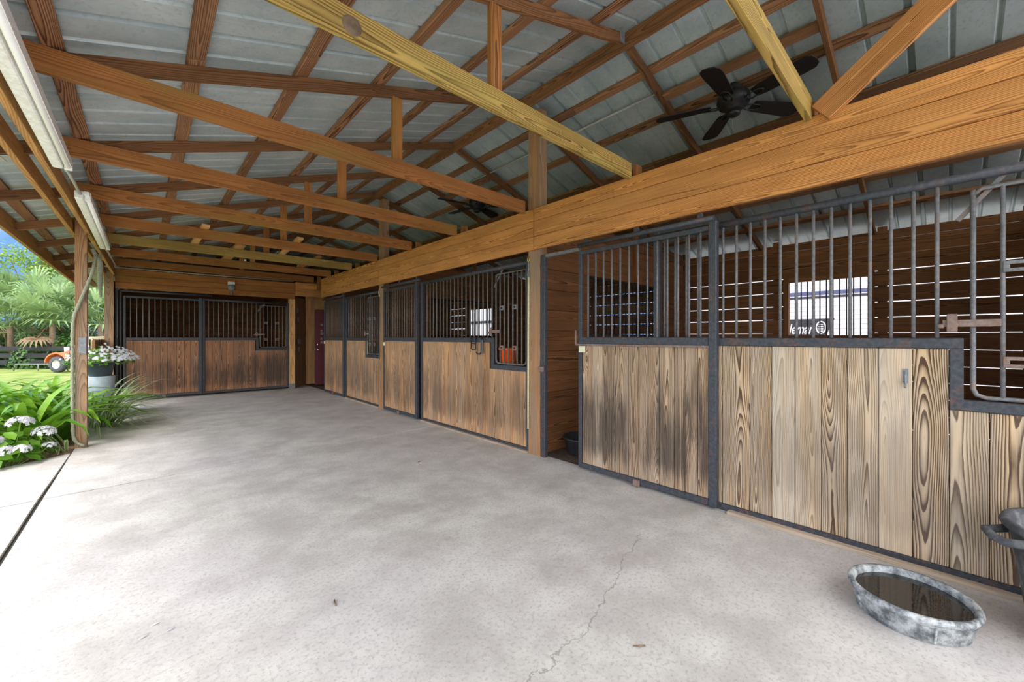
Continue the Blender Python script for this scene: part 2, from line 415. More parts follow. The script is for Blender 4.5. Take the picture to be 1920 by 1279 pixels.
st(rc.build('trim_ridge_cap', 'sheet'))

# ------------------------------------------------------------------ ridge, purlins
rb = MB().bx(RX-.019, RX+.019, Y0, Y1, RZ-.045, RZ+RAF-.005, tn=(1.05, 1, 0))
tag(rb.build('ridge_beam', 'rafter', loc=(0, 0, 0)), 'long dark ridge board under the roof peak where both slopes meet', 'beam')
LP = [(-.96, 'outermost left roof purlin, over the plants just inside the eave board'), (-.36, 'left roof purlin just inside the row of fluorescent fixtures'),
      (.235, 'second roof purlin in from the fluorescent fixtures'), (.85, 'third roof purlin in from the fluorescent fixtures'),
      (1.45, 'left roof purlin running just above the short middle truss posts'), (2.07, 'second purlin left of the ridge board'), (2.66, 'purlin next to the ridge board on its left')]
for x, lab in LP:
    zc = zl(x)+RAF+.02
    mb = MB(); ya = Y0
    while ya < Y1:
        yb = min(ya+4.1+R.uniform(-.4, .4), Y1)
        mb.box((0, (ya+yb)/2, 0), (.089, yb-ya-.004, .037), rot=(0, -ANG, 0), axis=1); ya = yb
    tag(mb.build('roof_purlin', 'purlin', loc=(x, 0, zc)), lab, 'roof purlin', 'flat purlins under the metal roof')
RP = [(3.54, 'purlin next to the ridge board on its right'), (4.10, 'second purlin right of the ridge board, passing the near fan'), (4.70, 'third purlin right of the ridge, just beyond the fan blades'),
      (5.30, 'purlin high over the middle of the stalls'), (5.90, 'second purlin in from the stall back wall'), (6.5, 'lowest right purlin, just inside the stall back wall')]
for x, lab in RP:
    zc = zl(x)+RAF+.02
    mb = MB(); ya = Y0
    while ya < Y1:
        yb = min(ya+4.1+R.uniform(-.4, .4), Y1)
        mb.box((0, (ya+yb)/2, 0), (.089, yb-ya-.004, .037), rot=(0, ANG, 0), axis=1); ya = yb
    tag(mb.build('roof_purlin', 'purlin', loc=(x, 0, zc)), lab, 'roof purlin', 'flat purlins under the metal roof')

# ------------------------------------------------------------------ trusses
CB, CT = 2.684, 2.824
TL = ['nearest roof truss, its bottom board rising from the header beside the near fan',
      'pale yellow-green truss crossing the picture with a big knot on its bottom board',
      'golden truss ending at the near divider post between the stalls',
      'golden-brown truss next behind the one that meets the near divider post',
      'reddish truss two behind the one that meets the near divider post',
      'brown truss meeting the far divider post, cobwebs along its upper board',
      'pale timber truss, third in front of the back stall header',
      'brown truss, second in front of the back stall header',
      'rearmost truss, right against the back stall header']
TM = ['chordg', 'chordg', 'chord', 'chord', 'chord', 'chord', 'chordg', 'chord', 'chord']
for i, y in enumerate(TY):
    t = empty('roof_truss', (0, y, 0), 0, TL[i], 'roof truss', 'roof trusses over the aisle')
    tv = (1.0, 1.1, 0) if i < 2 else (R.uniform(.82, 1.05), R.uniform(.7, 1.1), 0)
    xl = -.53
    MB().bx(xl, 3.126, 0, .038, CB, CT, tn=tv).build('bottom_chord', TM[i], t)
    mb = MB()
    zc = .089/2*math.cos(ANG)  # rafter half depth measured vertically
    off = RAF/2
    if i != 0:
        MB().beam((EX+.0285, .06, zl(EX+.0285)+off), (RX-.02, .06, zl(RX-.02)+off), .037, .089).build('top_chord', 'rafter', t)
        MB().bx(1.615-.045, 1.615+.045, .041, .078, CB+.03, zl(1.615), axis=2).build('web_post', 'chord', t)
    MB().beam((RX+.02, .06, zl(RX+.02)+off), (EXR-.05, .06, zl(EXR-.05)+off), .037, .089).build('top_chord', 'rafter', t)
    if i not in (2, 5):
        MB().bx(3.205, 3.3, .0, .038, 2.5, 2.84, axis=2).build('cleat', 'chord', t)
    if i == 1:
        MB().lathe([(.046, 0), (.042, -.004), (.02, -.006), (0, -.003)], (.705, -.0, 2.742), 18, m=Matrix.Rotation(PI/2, 3, 'X') @ Matrix.Scale(-1, 3, Vector((0, 0, 1)))).build('knot', 'bark', t)
        pm = MB().bx(RX-.095, RX-.022, .036, .0405, RZ-.02, RZ+.09, ch=.0005)
        for a in range(5):
            for b in range(6): pm.bx(RX-.088+a*.014, RX-.083+a*.014, .0345, .037, RZ-.012+b*.016, RZ-.007+b*.016, ch=.0003)
        pm.build('nail_plate', 'galv', t)
mb = MB().beam((3.11, .535, 2.70), (3.11, -.30, 3.36), .045, .14, tn=(.95, 1.2, 0))
tag(mb.build('diagonal_brace', 'header'), 'golden diagonal brace rising from the header at top right', 'brace')
tag(MB().bx(3.17, 3.205, .42, .53, 2.5, 2.86, axis=2, tn=(1, 1, 0)).build('brace_block', 'header'), 'short upright wood block behind the foot of the diagonal brace', 'block')
# fan support blocking between trusses
for (ya, yb, lab) in ((TY[0]+.08, TY[1]+.04, 'short purlin piece that carries the near ceiling fan'), (TY[3]+.08, TY[4]+.04, 'short purlin piece that carries the far ceiling fan')):
    mb = MB().beam((3.80, ya, zl(3.80)+RAF/2), (3.80, yb, zl(3.80)+RAF/2), .089, .037, up=(SL, 0, 1))
    tag(mb.build('fan_support', 'purlin'), lab, 'board')
# scrap boards lying on the chords
for (x, ya, yb, w, lab, m) in ((.62, 6.9, 8.5, .09, 'offcut board laid across the truss chords, nearest the left side', 'trim'), (1.18, 8.0, 9.9, .14, 'wider offcut board laid across the chords near the back header', 'eave'),
                               (1.78, 6.8, 8.4, .09, 'pale offcut laid across the truss chords left of the far divider post', 'trim'), (2.45, 8.1, 9.8, .09, 'narrow offcut laid across the chords near the stall header', 'chord')):
    tag(MB().beam((x, ya, CT+.02), (x+R.uniform(-.1, .1), yb, CT+.02), w, .037).build('scrap_board', m), lab, 'board', 'offcut boards stored on the trusses')

# ------------------------------------------------------------------ header beams
h = empty('header_beam', (WX, 0, 0), 0, 'broad golden header beam of stacked boards above the right-hand stall fronts', 'beam')
zs = [2.262, 2.405, 2.575, 2.712]
for (ya, yb) in ((Y0, 3.06), (3.064, 7.0), (7.004, 10.22)):
    for k in range(3):
        MB().bx(-.04, -.003, ya, yb, zs[k]+.0015, zs[k+1]-.0015, tn=(1.0+R.uniform(-.06, .1), R.uniform(.85, 1.15), 0), ch=.005).build('board', 'header', h)
h = empty('header_beam', (0, BY, 0), 0, 'brown header of stacked boards above the back stall front', 'beam')
zs = [2.285, 2.42, 2.555, 2.69]
for k in range(3):
    MB().bx(-.44, 2.82, -.045, -.008, zs[k]+.002, zs[k+1]-.002, tn=(.9+.06*k, .8, 0), ch=.005).build('board', 'chord', h)
h = empty('header_beam', (0, BY, 0), 0, 'short pale header over the corner nook with the maroon door', 'beam')
MB().bx(2.83, 3.55, -.02, .018, 2.37, 2.56, tn=(.95, .7, 0)).build('board', 'header', h)
MB().bx(2.83, 3.55, -.02, .018, 2.562, 2.72, tn=(1.2, .5, 0)).build('board', 'header', h)

# left eave beams, posts, fascia
def bxm(y, o): return -.50+.0115*(y-7.3)+o
for o, lab in ((0, 'inner eave beam carrying the fluorescent fixtures along the open left side'), (-.135, 'outer eave beam running outside the left posts')):
    mb = MB(); cuts = [Y0, 2.2, 7.0, 11.42]
    for a, b in zip(cuts[:-1], cuts[1:]):
        mb.beam((bxm(a, o), a, 2.613), (bxm(b, o), b-.003, 2.613), .038, .138, tn=(1.1, .9, 0))
    tag(mb.build('eave_beam', 'eave'), lab, 'beam', 'paired beams on the left posts')
mb = MB()
for a, b in ((Y0-.2, 3.0), (3.003, 7.6), (7.603, Y1)): mb.beam((EX+.01, a, zl(EX)+.035), (EX+.01, b, zl(EX)+.035), .038, .185, tn=(.95, .8, 0))
tag(mb.build('fascia_board', 'eave'), 'fascia board along the left eave above the palms', 'board')
mb = MB()
for a, b in ((Y0-.2, 3.0), (3.003, 7.6), (7.603, Y1)): mb.beam((EXR-.01, a, zl(EXR)+.035), (EXR-.01, b, zl(EXR)+.035), .038, .14)
tag(mb.build('fascia_board', 'eave'), 'fascia board along the right eave behind the stalls', 'board')
p = empty('wooden_post', (-.555, 6.96, 0), 0, 'weathered left post wrapped in old rope beside the lilies', 'post')
MB().bx(-.05, .05, -.05, .05, -.02, 2.68, axis=2, tn=(.95, .9, .2)).build('shaft', 'post', p)
ob = MB().bx(-.018, .034, -.068, -.0505, 1.11, 1.30, ch=.004); ob.bx(.03, .046, -.075, -.0505, 1.10, 1.31, ch=.002)
ob.build('metal_bracket', 'galv', p)
p = empty('wooden_post', (-.52, 11.22, 0), 0, 'weathered post at the left end of the back stall front', 'post')
MB().bx(-.065, .065, -.065, .065, -.02, 2.68, axis=2, tn=(.95, .9, .15)).build('shaft', 'post', p)
for (y, lab, tv) in ((3.095, 'near divider post between the two closest stalls, rising to the ridge', (1.0, .8, .1)), (6.99, 'far divider post between the second and third stalls, rising to the ridge', (.95, .8, .05))):
    p = empty('wooden_post', (WX+.06, y, 0), 0, lab, 'post', 'stall divider posts')
    MB().bx(-.058, .06, -.088, .088, -.01, RZ-.055, axis=2, tn=tv).build('shaft', 'post', p)
p = empty('wooden_post', (2.765, BY, 0), 0, 'tan jamb post between the back stall and the corner nook', 'post')
MB().bx(-.065, .065, -.02, .10, -.01, 2.283, axis=2, tn=(1, .8, 0)).build('shaft', 'trim', p)
MB().bx(-.066, .066, -.024, -.0, -.012, .13, axis=2).build('metal_shoe', 'galv', p)

# ------------------------------------------------------------------ stall fronts
def planks(bounds, zlo, zhi, y, th, tns, notch=None):
    """vertical planks between consecutive bounds; notch=(x, zhi2) lowers those beyond x"""
    mb = MB()
    for i in range(len(bounds)-1):
        a, b = bounds[i], bounds[i+1]
        zt = zhi
        if notch and (a+b)/2 > notch[0]: zt = notch[1]
        tn = tns[i] if tns and i < len(tns) else (R.uniform(.82, 1.1), R.uniform(.7, 1.25), R.uniform(0, .3))
        mb.bx(a+.0016, b-.0016, y, y+th, zlo, zt, axis=2, tn=tn, ch=.004)
    return mb
def evenly(a, b, w):
    n = max(1, round((b-a)/w)); xs = [a]
    for i in range(1, n): xs.append(a+(b-a)*i/n+R.uniform(-.018, .018))
    return xs+[b]
MR0, MR1, TOP = 1.243, 1.302, 2.155
def stall_door(loc, rz, w, label, mat, fm='frame', bm='bar', nb=13, tns=None, bounds=None, plate=True, rod=False, group='sliding stall doors', z0=.02):
    d = empty('stall_door', loc, rz, label, 'stall door', group)
    fr = MB(); hw = w/2
    fr.bx(-hw, -hw+.04, -.02, .02, z0, TOP, ch=.004).bx(hw-.06, hw, -.03, .025, z0-.005, TOP+.03, ch=.006)
    fr.bx(-hw+.04, hw-.06, -.02, .02, z0, z0+.05, ch=.004).bx(-hw+.04, hw-.06, -.02, .02, MR0-.005, MR1, ch=.004).bx(-hw+.04, hw-.06, -.02, .02, TOP-.04, TOP, ch=.004)
    fr.build('frame', fm, d)
    a, b = -hw+.04, hw-.06
    planks(bounds or evenly(a, b, .125), z0+.05, MR0-.006, -.012, .024, tns).build('plank_panel', mat, d)
    for i in range(nb):
        x = a+(b-a)*(i+.75)/(nb+.5)
        MB().tube([(x, 0, MR1-.004), (x, 0, TOP-.036)], .0085, 8).build('bar', bm, d)
    if plate: MB().bx(-hw+.012, -hw+.088, -.029, -.0205, MR0-.088, MR0-.026).build('tag_plate', 'plate', d)
    if rod:
        MB().bx(-hw-.035, hw-.05, -.03, -.0205, MR0-.022, MR0-.004, ch=.002).build('latch_rod', 'rust', d)
        MB().bx(-hw-.035, -hw-.022, -.03, -.005, MR0-.02, MR0+.13, ch=.002).build('latch_handle', 'rust', d)
    MB().bx(-.04, .02, -.04, -.0205, z0-.015, z0+.04, ch=.003).build('guide_bracket', 'rust', d)
    return d
def feed_grille(root, xa, xb, zb, zt, y, bm, n, plates=True, latch=True):
    g = MB(); r = .011
    rc_ = .045
    pts = [(xa, y, zt-.002), (xa, y, zb+rc_), (xa+.012, y, zb+.014), (xa+rc_, y, zb), (xb-rc_, y, zb), (xb-.012, y, zb+.014), (xb, y, zb+rc_), (xb, y, zt), (xa+.03, y, zt), (xa, y, zt-.03)]
    g.tube(pts, r, 8); fo = g.build('feed_grille', bm, root)
    xs = [xa+(xb-xa)*i/(n+1) for i in range(1, n+1)]
    for x in xs: MB().tube([(x, y, zb+.004), (x, y, zt-.004)], .0095, 8).build('bar', bm, fo)
    if plates:
        for zz in (zb+.19, zt-.42):
            for k in (1, n-2):
                m = MB(); x0_, x1_ = xs[k-1], xs[k]
                m.bx(x0_, x1_, y-.016, y-.0098, zz-.028, zz-.010, ch=.001).bx(x0_, x1_, y-.016, y-.0098, zz+.010, zz+.028, ch=.001)
                m.bx(x0_, x0_+.022, y-.016, y-.0098, zz-.010, zz+.010, ch=.001).bx(x1_-.022, x1_, y-.016, y-.0098, zz-.010, zz+.010, ch=.001)
                m.build('slotted_plate', 'rust' if zz < 1.4 else 'bar', fo)
    if latch:
        m = MB().bx(xa-.11, xa+.094, y-.024, y-.012, MR1+.055, MR1+.093, ch=.003)
        m.bx(xa-.095, xa-.055, y-.036, y-.022, MR1+.03, MR1+.125, ch=.003).tube([(xa-.13, y-.018, MR1+.06), (xa-.105, y-.018, MR1+.06)], .014, 8)
        m.build('latch', 'rust', fo)
    return fo
def stall_front(loc, rz, w, nx, label, mat, fm='frame', bm='bar', sp=.0925, tns=None, bounds=None, stop_bar=None, latch=True, lowz=.91, first=.13, group='fixed stall fronts', gn=6, z0=.0):
    """panel from x=0 (left) to w; feed notch from nx to w"""
    d = empty('stall_front', loc, rz, label, 'stall front', group)
    fr = MB()
    fr.bx(0, .055, -.025, .025, z0, TOP+.02, ch=.004).bx(w-.045, w, -.025, .025, z0, TOP+.02, ch=.004)
    fr.bx(.055, w-.045, -.022, .022, z0, z0+.05, ch=.004)
    fr.bx(.055, nx+.052, -.022, .022, MR0-.004, MR1-.004, ch=.004)
    fr.bx(nx, nx+.052, -.0225, .0225, lowz, MR0, ch=.004)
    fr.bx(nx, w-.045, -.022, .022, lowz, lowz+.058, ch=.004)
    fr.tube([(.0, 0, TOP), (w, 0, TOP)], .026, 12)
    fr.build('frame', fm, d)
    planks(bounds or evenly(.055, w-.045, .135), z0+.05, MR0-.004, -.012, .024, tns, (nx+.005, lowz)).build('plank_panel', mat, d)
    x = first
    while x < nx+.03:
        MB().tube([(x, 0, MR1-.008), (x, 0, TOP-.015)], .0095, 8).build('bar', bm, d); x += sp
    feed_grille(d, nx+.085, w-.06, lowz+.075, TOP-.075, -.005, bm, gn, latch=latch)
    MB().beam((nx+.03, .01, 1.93), (nx+.19, .01, TOP-.02), .006, .022, ch=.001).build('grille_brace', 'bar', d)
    return d
# near stall: sliding door partly open, fixed front beyond it
X1 = WX
ybd = [2.47-.04, 2.312, 2.191, 2.098, 2.01, 1.921, 1.825, 1.731, 1.63, 1.502, 1.415, 1.315, 1.229]
dc = (2.472+1.169)/2; dw = 2.472-1.169
tnd = [(.95, 1.1, 0), (1.12, .5, .35), (.85, 1.2, 0), (.8, 1.1, .1), (.9, .9, .1), (.85, .9, .1), (.85, 1.2, .05), (.82, .9, 0), (.95, 1.1, 0), (.9, 1.3, 0), (.95, .9, .1), (.95, 1.0, 0)]
stall_door((X1+.01, dc, 0), -PI/2, dw, 'near stall door with mildewed grey planks, slid half open', 'plankd', nb=13,
           bounds=[dc-y for y in ybd], tns=tnd, rod=True)
yb1 = [1.64, 1.50, 1.31, 1.15, .963, .827, .692, .55, .421, .277, .133, -.008, -.149, -.29, -.45, -.62, -.80]
tn1 = [(1, 1, 0), (1, 1, 0), (1, 1, 0), (.95, 1.3, 0), (.92, 1.45, 0), (1.12, .55, .4), (1.08, .7, .25), (.95, 1.15, .0), (.92, 1.0, .35), (1.2, .35, .5), (.95, 1.6, 0), (.98, 1.1, .25), (.95, 1.5, .0), (1, 1, .1), (1, 1, .1), (1, 1, .1)]
stall_front((X1+.055, 1.70, 0), -PI/2, 2.55, 1.70+.008, 'nearest fixed stall front with broad weathered planks and a coat hook', 'plank1',
            bounds=[1.70-y for y in yb1[:-1]]+[2.505], tns=tn1, first=.09, gn=6)
# second stall
stall_door((X1+.01, 6.26, 0), -PI/2, 1.22, 'closed stall door between the far divider post and the orange bucket stall front', 'plank2', fm='frame', bm='bard', nb=13)
stall_front((X1+.045, 5.60, 0), -PI/2, 2.41, 5.60-3.87, 'fixed stall front with an orange bucket behind its feed opening', 'plank2', bm='bard', first=.16, sp=.0925)
# third stall
stall_door((X1+.01, 9.45, 0), -PI/2, 1.30, 'farthest closed stall door on the right, next to the maroon door', 'plank2', bm='bard', nb=13)
stall_front((X1+.045, 8.80, 0), -PI/2, 1.715, 8.80-7.74, 'short fixed stall front left of the far divider post', 'plank2', bm='bard', first=.13, gn=6)
# back stall
stall_door((.31, BY, 0), 0, 1.27, 'closed door of the back stall with dark stained planks', 'plank3', bm='bard', nb=12, z0=.05, plate=False)
stall_front((.945, BY+.03, 0), 0, 1.75, 1.04, 'fixed front of the back stall with its feed opening at the right', 'plank3', bm='bard', first=.12, z0=.04, lowz=.99)
# door jamb frame of the open near stall
j = empty('stall_jamb', (X1+.03, 2.965, 0), 0, 'rust-streaked steel jamb at the open stall doorway', 'jamb')
MB().bx(-.025, .025, -.03, .03, 0, 2.20, ch=.005).build('upright', 'frame', j)
MB().bx(-.02, .02, -.48, -.03, 2.165, 2.20, ch=.004).build('top_rail', 'bar', j)
MB().bx(-.05, -.024, -.02, .05, .93, .985, ch=.003).build('catch', 'rust', j)
# back stall left jamb
j = empty('stall_jamb', (-.385, BY-.01, 0), 0, 'black steel jamb at the left of the back stall door', 'jamb')
MB().bx(-.055, -.005, -.02, .03, 0, 2.28, ch=.005).bx(.005, .04, -.01, .03, 0, 2.28, ch=.004).build('upright', 'black', j)
MB().tube([(-.02, -.03, 1.3), (-.02, -.03, 2.1)], .008).build('rod', 'galv', j)
# door tracks
for (loc, rz, L, lab) in (((X1-.012, .9, 2.205), -PI/2, 2.3, 'sliding track above the half-open near door'), ((X1-.012, 6.9, 2.205), -PI/2, 1.35, 'sliding track above the second stall door'),
                          ((X1-.012, 10.15, 2.205), -PI/2, 1.4, 'sliding track above the farthest right-hand door'), ((-.38, BY-.03, 2.245), 0, 1.5, 'sliding track above the back stall door')):
    a = (0, L) if rz == 0 or loc[1] > 5 else (-1.57, -.29)
    m = MB().tube([(a[0], 0, 0), (a[1], 0, 0)], .021, 10)
    for q in (a[0]+.1, (a[0]+a[1])/2, a[1]-.1): m.bx(q-.02, q+.02, -.012, .012, .018, .055, ch=.002)
    tag(m.build('door_track', 'frame', loc=loc, rot=(0, 0, rz)), lab, 'track', 'sliding door tracks')
# concrete sills / curb boards
for (ya, yb, lab) in ((-.85, 1.10, 'pale sill board under the nearest stall front'), (3.19, 5.55, 'pale sill board under the orange bucket stall front'), (7.09, 8.75, 'pale sill board under the short far stall front')):
    tag(MB().bx(-.012, .05, ya, yb, 0, .022).build('sill_board', 'curb', loc=(X1-.005, 0, -.001)), lab, 'board', 'sill boards under the stall fronts')

# hardware on stall fronts
hk = empty('coat_hook', (X1+.041, .161, 1.07), 0, 'small steel hook screwed to the pale plank of the nearest stall front', 'hook')
MB().bx(-.004, .0, -.012, .012, -.03, .05, ch=.001).build('plate', 'galv', hk)
MB().tube([(-.004, 0, .04), (-.012, 0, .0), (-.016, 0, -.04), (-.032, 0, -.052), (-.044, 0, -.04)], .006).build('prong', 'galv', hk)
hk = empty('bridle_hook', (X1+.02, 4.20, 1.24), 0, 'black wire bridle hook hung over the rail, left of its neighbour', 'hook', 'bridle hooks by the feed opening')
m = MB().tube([(.028, -.05, .035), (.028, -.05, .072), (-.014, -.05, .072), (-.018, -.05, -.08), (-.018, -.03, -.10), (-.018, .03, -.10), (-.018, .05, -.08), (-.014, .05, .072), (.028, .05, .072), (.028, .05, .035)], .007)
m.build('wire_loop', 'black', hk); MB().tube([(-.024, -.05, -.02), (-.024, .05, -.02)], .006).build('cross_wire', 'black', hk)
hk = empty('bridle_hook', (X1+.02, 4.03, 1.24), 0, 'longer black bridle hook beside the feed opening notch', 'hook', 'bridle hooks by the feed opening')
MB().tube([(.028, 0, .035), (.028, 0, .072), (-.014, 0, .072), (-.018, 0, -.12), (-.03, .02, -.15), (-.05, .05, -.15), (-.055, .06, -.12)], .011).build('hook_bar', 'black', hk)
MB().bx(-.024, -.006, -.02, .02, -.14, .03, ch=.003).build('back_plate', 'bard', hk)
b = empty('feed_bucket', (3.335, 3.69, .975), 0, 'bright orange bucket hanging inside the feed opening', 'bucket')
prof = [(.0, .0), (.095, .0), (.10, .004), (.118, .175), (.128, .178), (.128, .195), (.115, .195), (.112, .178), (.094, .01), (0, .008)]
MB().lathe(prof, n=36).build('pail', 'orange', b)
MB().tube([(.0, -.128, .17), (.0, -.14, .10), (.03, -.11, .03), (.05, 0, .01), (.03, .11, .03), (.0, .14, .10), (.0, .128, .17)], .004).build('handle', 'galv', b)
# straps on the divider posts
s_ = empty('tie_strap', (X1-.008, 3.14, 0), 0, 'cream tie strap with a clip hanging down the near divider post', 'strap')
m = MB().tube([(0, .035, .28), (0, .033, 1.0), (0, .030, 1.75), (0, .028, 1.98)], .011, 8); m.build('webbing', 'strap', s_)
MB().tube([(0, .028, 1.97), (-.006, .012, 2.0), (-.006, .028, 2.05), (-.004, .042, 2.0), (0, .028, 1.97)], .006).tube([(0, .028, 2.04), (0, .026, 2.14)], .009).build('snap_clip', 'galv', s_)
MB().tube([(0, .026, 2.13), (-.008, .04, 2.17), (-.006, .026, 2.21), (-.004, .012, 2.17), (0, .026, 2.13)], .006).build('ring', 'brass', s_)
s_ = empty('tie_strap', (X1-.008, 7.03, 0), 0, 'short clip dangling at the top of the far divider post', 'strap')
MB().tube([(0, 0, 2.05), (-.004, .012, 2.12), (0, 0, 2.2)], .01).build('snap_clip', 'strap', s_)
MB().tube([(0, 0, .9), (0, 0, 2.06)], .006).build('cord', 'bard', s_)

# ------------------------------------------------------------------ stall walls
def board_wall(name, x0, x1, y0, y1, zb, zt, bh, gap, mat='inner', openings=(), along='y', studs=(), zlist=None, parent=None):
    """horizontal boards, real gaps; openings = (a0,a1,z0,z1) along the run"""
    mb = MB(); z = zb; a0, a1 = (y0, y1) if along == 'y' else (x0, x1)
    while z < zt-.02:
        z2 = min(z+bh, zt)
        segs = [(a0, a1)]
        cuts = [o for o in openings if o[2] < z2 and o[3] > z]
        for o in cuts:
            ns = []
            for s0, s1 in segs:
                if o[0] > s0: ns.append((s0, min(s1, o[0])))
                if o[1] < s1: ns.append((max(s0, o[1]), s1))
            segs = [q for q in ns if q[1]-q[0] > .02]
        gg = gap*R.uniform(.5, 1.6)
        for s0, s1 in segs:
            q = [s0]+[c for c in studs if s0+.3 < c < s1-.3]+[s1]
            for u, v in zip(q[:-1], q[1:]):
                if along == 'y': mb.bx(x0, x1, u, v-.001, z+gg*.5, z2-gg*.5, axis=1)
                else: mb.bx(u, v-.001, y0, y1, z+gg*.5, z2-gg*.5, axis=0)
        for o in cuts:    # partial pieces above / below the opening
            for (pa, pb) in ((z, min(z2, o[2])), (max(z, o[3]), z2)):
                if pb-pa > .015:
                    if along == 'y': mb.bx(x0, x1, o[0], o[1], pa+.001, pb-.001, axis=1)
                    else: mb.bx(o[0], o[1], y0, y1, pa+.001, pb-.001, axis=0)
        z = z2
    return st(mb.build(name, mat, parent))
WXB = 6.9
W1 = (.66, 1.59, 1.31, 2.13); W3 = (8.25, 9.35, 1.31, 2.13)
wr = board_wall('wall_right', WXB, WXB+.038, Y0, Y1, -.03, 2.66, .1985, .011, openings=(W1, W3), studs=(-.4, 1.7, 3.1, 5.0, 6.98, 9.6, 11.4))
for yy in (-.6, .56, 1.72, 3.1, 5.05, 6.98, 8.1, 9.55, 11.3, 13.2):
    MB().bx(WXB+.040, WXB+.083, yy-.045, yy+.045, 0, 2.72 if yy not in (3.1, 6.98) else 2.75, axis=2).build('stud', 'inner', wr)
def window(name, y0, y1, z0, z1, nb):
    w = empty(name, (WXB, (y0+y1)/2, (z0+z1)/2)); st(w); hy, hz = (y1-y0)/2, (z1-z0)/2
    f = MB(); t_ = .035
    f.bx(-.035, .05, -hy-.03, -hy+t_, -hz-.03, hz+.03, axis=2).bx(-.035, .05, hy-t_, hy+.03, -hz-.03, hz+.03, axis=2).bx(-.035, .05, -hy+t_, hy-t_, hz-t_, hz+.03, axis=1).bx(-.035, .05, -hy+t_, hy-t_, -hz-.03, -hz+t_*.6, axis=1)
    f.build('window_frame', 'inner', w)
    for i in range(nb):
        y = -hy+t_+(2*hy-2*t_)*(i+1)/(nb+1)
        MB().tube([(.02, y, -hz), (.02, y, hz)], .008, 6).build('window_bar', 'black', w)
window('window_1', *W1, 11); window('window_2', *W3, 11)
# partitions between stalls with a barred opening
for k, yy in enumerate((3.105, 6.985)):
    o = (4.17, 5.95, 1.315, 2.09)
    pw = board_wall('wall_divider', 3.30, WXB-.046, yy-.019, yy+.019, -.03, 2.72, .235, .004, openings=(o,), along='x')
    MB().bx(5.22, 5.31, yy-.06, yy-.02, 2.1, 3.1, axis=2).build('stud', 'inner', pw)
    gf = MB(); gf.bx(o[0], o[0]+.03, yy-.015, yy+.015, o[2], o[3]).bx(o[1]-.03, o[1], yy-.015, yy+.015, o[2], o[3]).bx(o[0]+.03, o[1]-.03, yy-.015, yy+.015, o[2], o[2]+.03).bx(o[0]+.03, o[1]-.03, yy-.015, yy+.015, o[3]-.03, o[3])
    gfo = gf.build('divider_grille', 'black', pw)
    for i in range(17):
        x = o[0]+.03+(o[1]-o[0]-.06)*(i+1)/18
        MB().tube([(x, yy, o[2]+.02), (x, yy, o[3]-.02)], .009, 6).build('grille_bar', 'black', gfo)
board_wall('wall_divider_near', 3.30, WXB-.046, -.90, -.862, -.03, 2.72, .235, .004, along='x')
board_wall('wall_divider_far', 3.24, WXB-.046, 10.25, 10.288, -.03, 2.72, .235, .004, along='x')
# gable end and back stall walls
board_wall('wall_back', -.55, WXB, 15.0, 15.038, -.03, 2.72, .235, .0004, along='x')
gm = MB(); z = 2.72
while z < RZ-.02:
    hw = (RZ+.09-z)/SL
    gm.bx(max(-.9, RX-hw), min(7.2, RX+hw), 15.0, 15.038, z+.002, min(z+.2, RZ), axis=0); z += .2
st(gm.build('wall_gable', 'inner'))
board_wall('wall_left', -.56, -.522, 11.36, 15.0, -.03, 2.62, .235, .0004, along='y')
board_wall('wall_back_stall_side', 2.85, 2.888, 12.2, 15.0, -.03, 2.72, .235, .0004, along='y')

# corner nook with the maroon door
dv = Vector((3.30-2.84, 12.08-11.40, 0)); L = dv.length; an = math.atan2(dv.y, dv.x)
nk = empty('wall_nook_side', (2.84, 11.40, 0), an); st(nk)
MB().bx(0, L, 0, .03, 0, 2.36, axis=2, tn=(.9, .6, 0)).build('board', 'darkboard', nk)
MB().bx(0, L, -.012, -.001, 1.36, 1.385).build('batten', 'darkboard', nk)
for (x, z_, w_, h_) in ((.20, 1.95, .07, .12), (.22, 1.72, .06, .11), (.26, 1.14, .16, .11), (.27, .93, .07, .12)):
    MB().bx(x, x+w_, -.018, -.0005, z_, z_+h_, ch=.003).build('switch_plate', 'galv', nk)
st(MB().bx(3.30, 4.4, 12.1, 12.13, 0, 2.6, axis=2, tn=(1.1, .4, 0)).bx(3.32, 3.36, 12.08, 12.099, 0, 2.36, axis=2).bx(3.44, 3.47, 12.08, 12.099, 1.9, 2.36, axis=2).build('wall_nook_back', 'trim'))
st(MB().bx(4.4, 4.44, 10.3, 12.13, 0, 2.7, axis=2).build('wall_nook_right', 'inner'))
st(MB().bx(2.86, 4.44, 11.33, 12.13, 2.72, 2.75, axis=0).build('ceiling_nook', 'inner'))
dr = empty('door_1', (3.385, 11.55, 0), math.radians(-8)); st(dr)
MB().bx(0, .86, 0, .042, .02, 2.06, ch=.003).build('door_leaf', 'maroon', dr)
hd = MB().lathe([(.0, 0), (.028, 0), (.03, .008), (.012, .012), (.011, .035), (.026, .045), (.03, .06), (.022, .072), (0, .075)], (.07, -.0, .98), 20, m=Matrix.Rotation(PI/2, 3, 'X')); hd.build('door_knob', 'chrome', dr)
MB().lathe([(0, 0), (.026, 0), (.026, .012), (.02, .016), (0, .016)], (.07, 0, 1.12), 20, m=Matrix.Rotation(PI/2, 3, 'X')).build('deadbolt', 'chrome', dr)
MB().bx(-.002, .0, .008, .034, .9, 1.17, ch=.0005).build('latch_plate', 'chrome', dr)
m = MB()
for k, (zz, w_) in enumerate(((1.62, .06), (1.46, .05), (1.38, .07), (1.24, .05), (1.14, .06))): m.bx(.135, .135+w_, -.006, -.0005, zz, zz+.06, ch=.002)
m.build('key_plate', 'galv', dr)

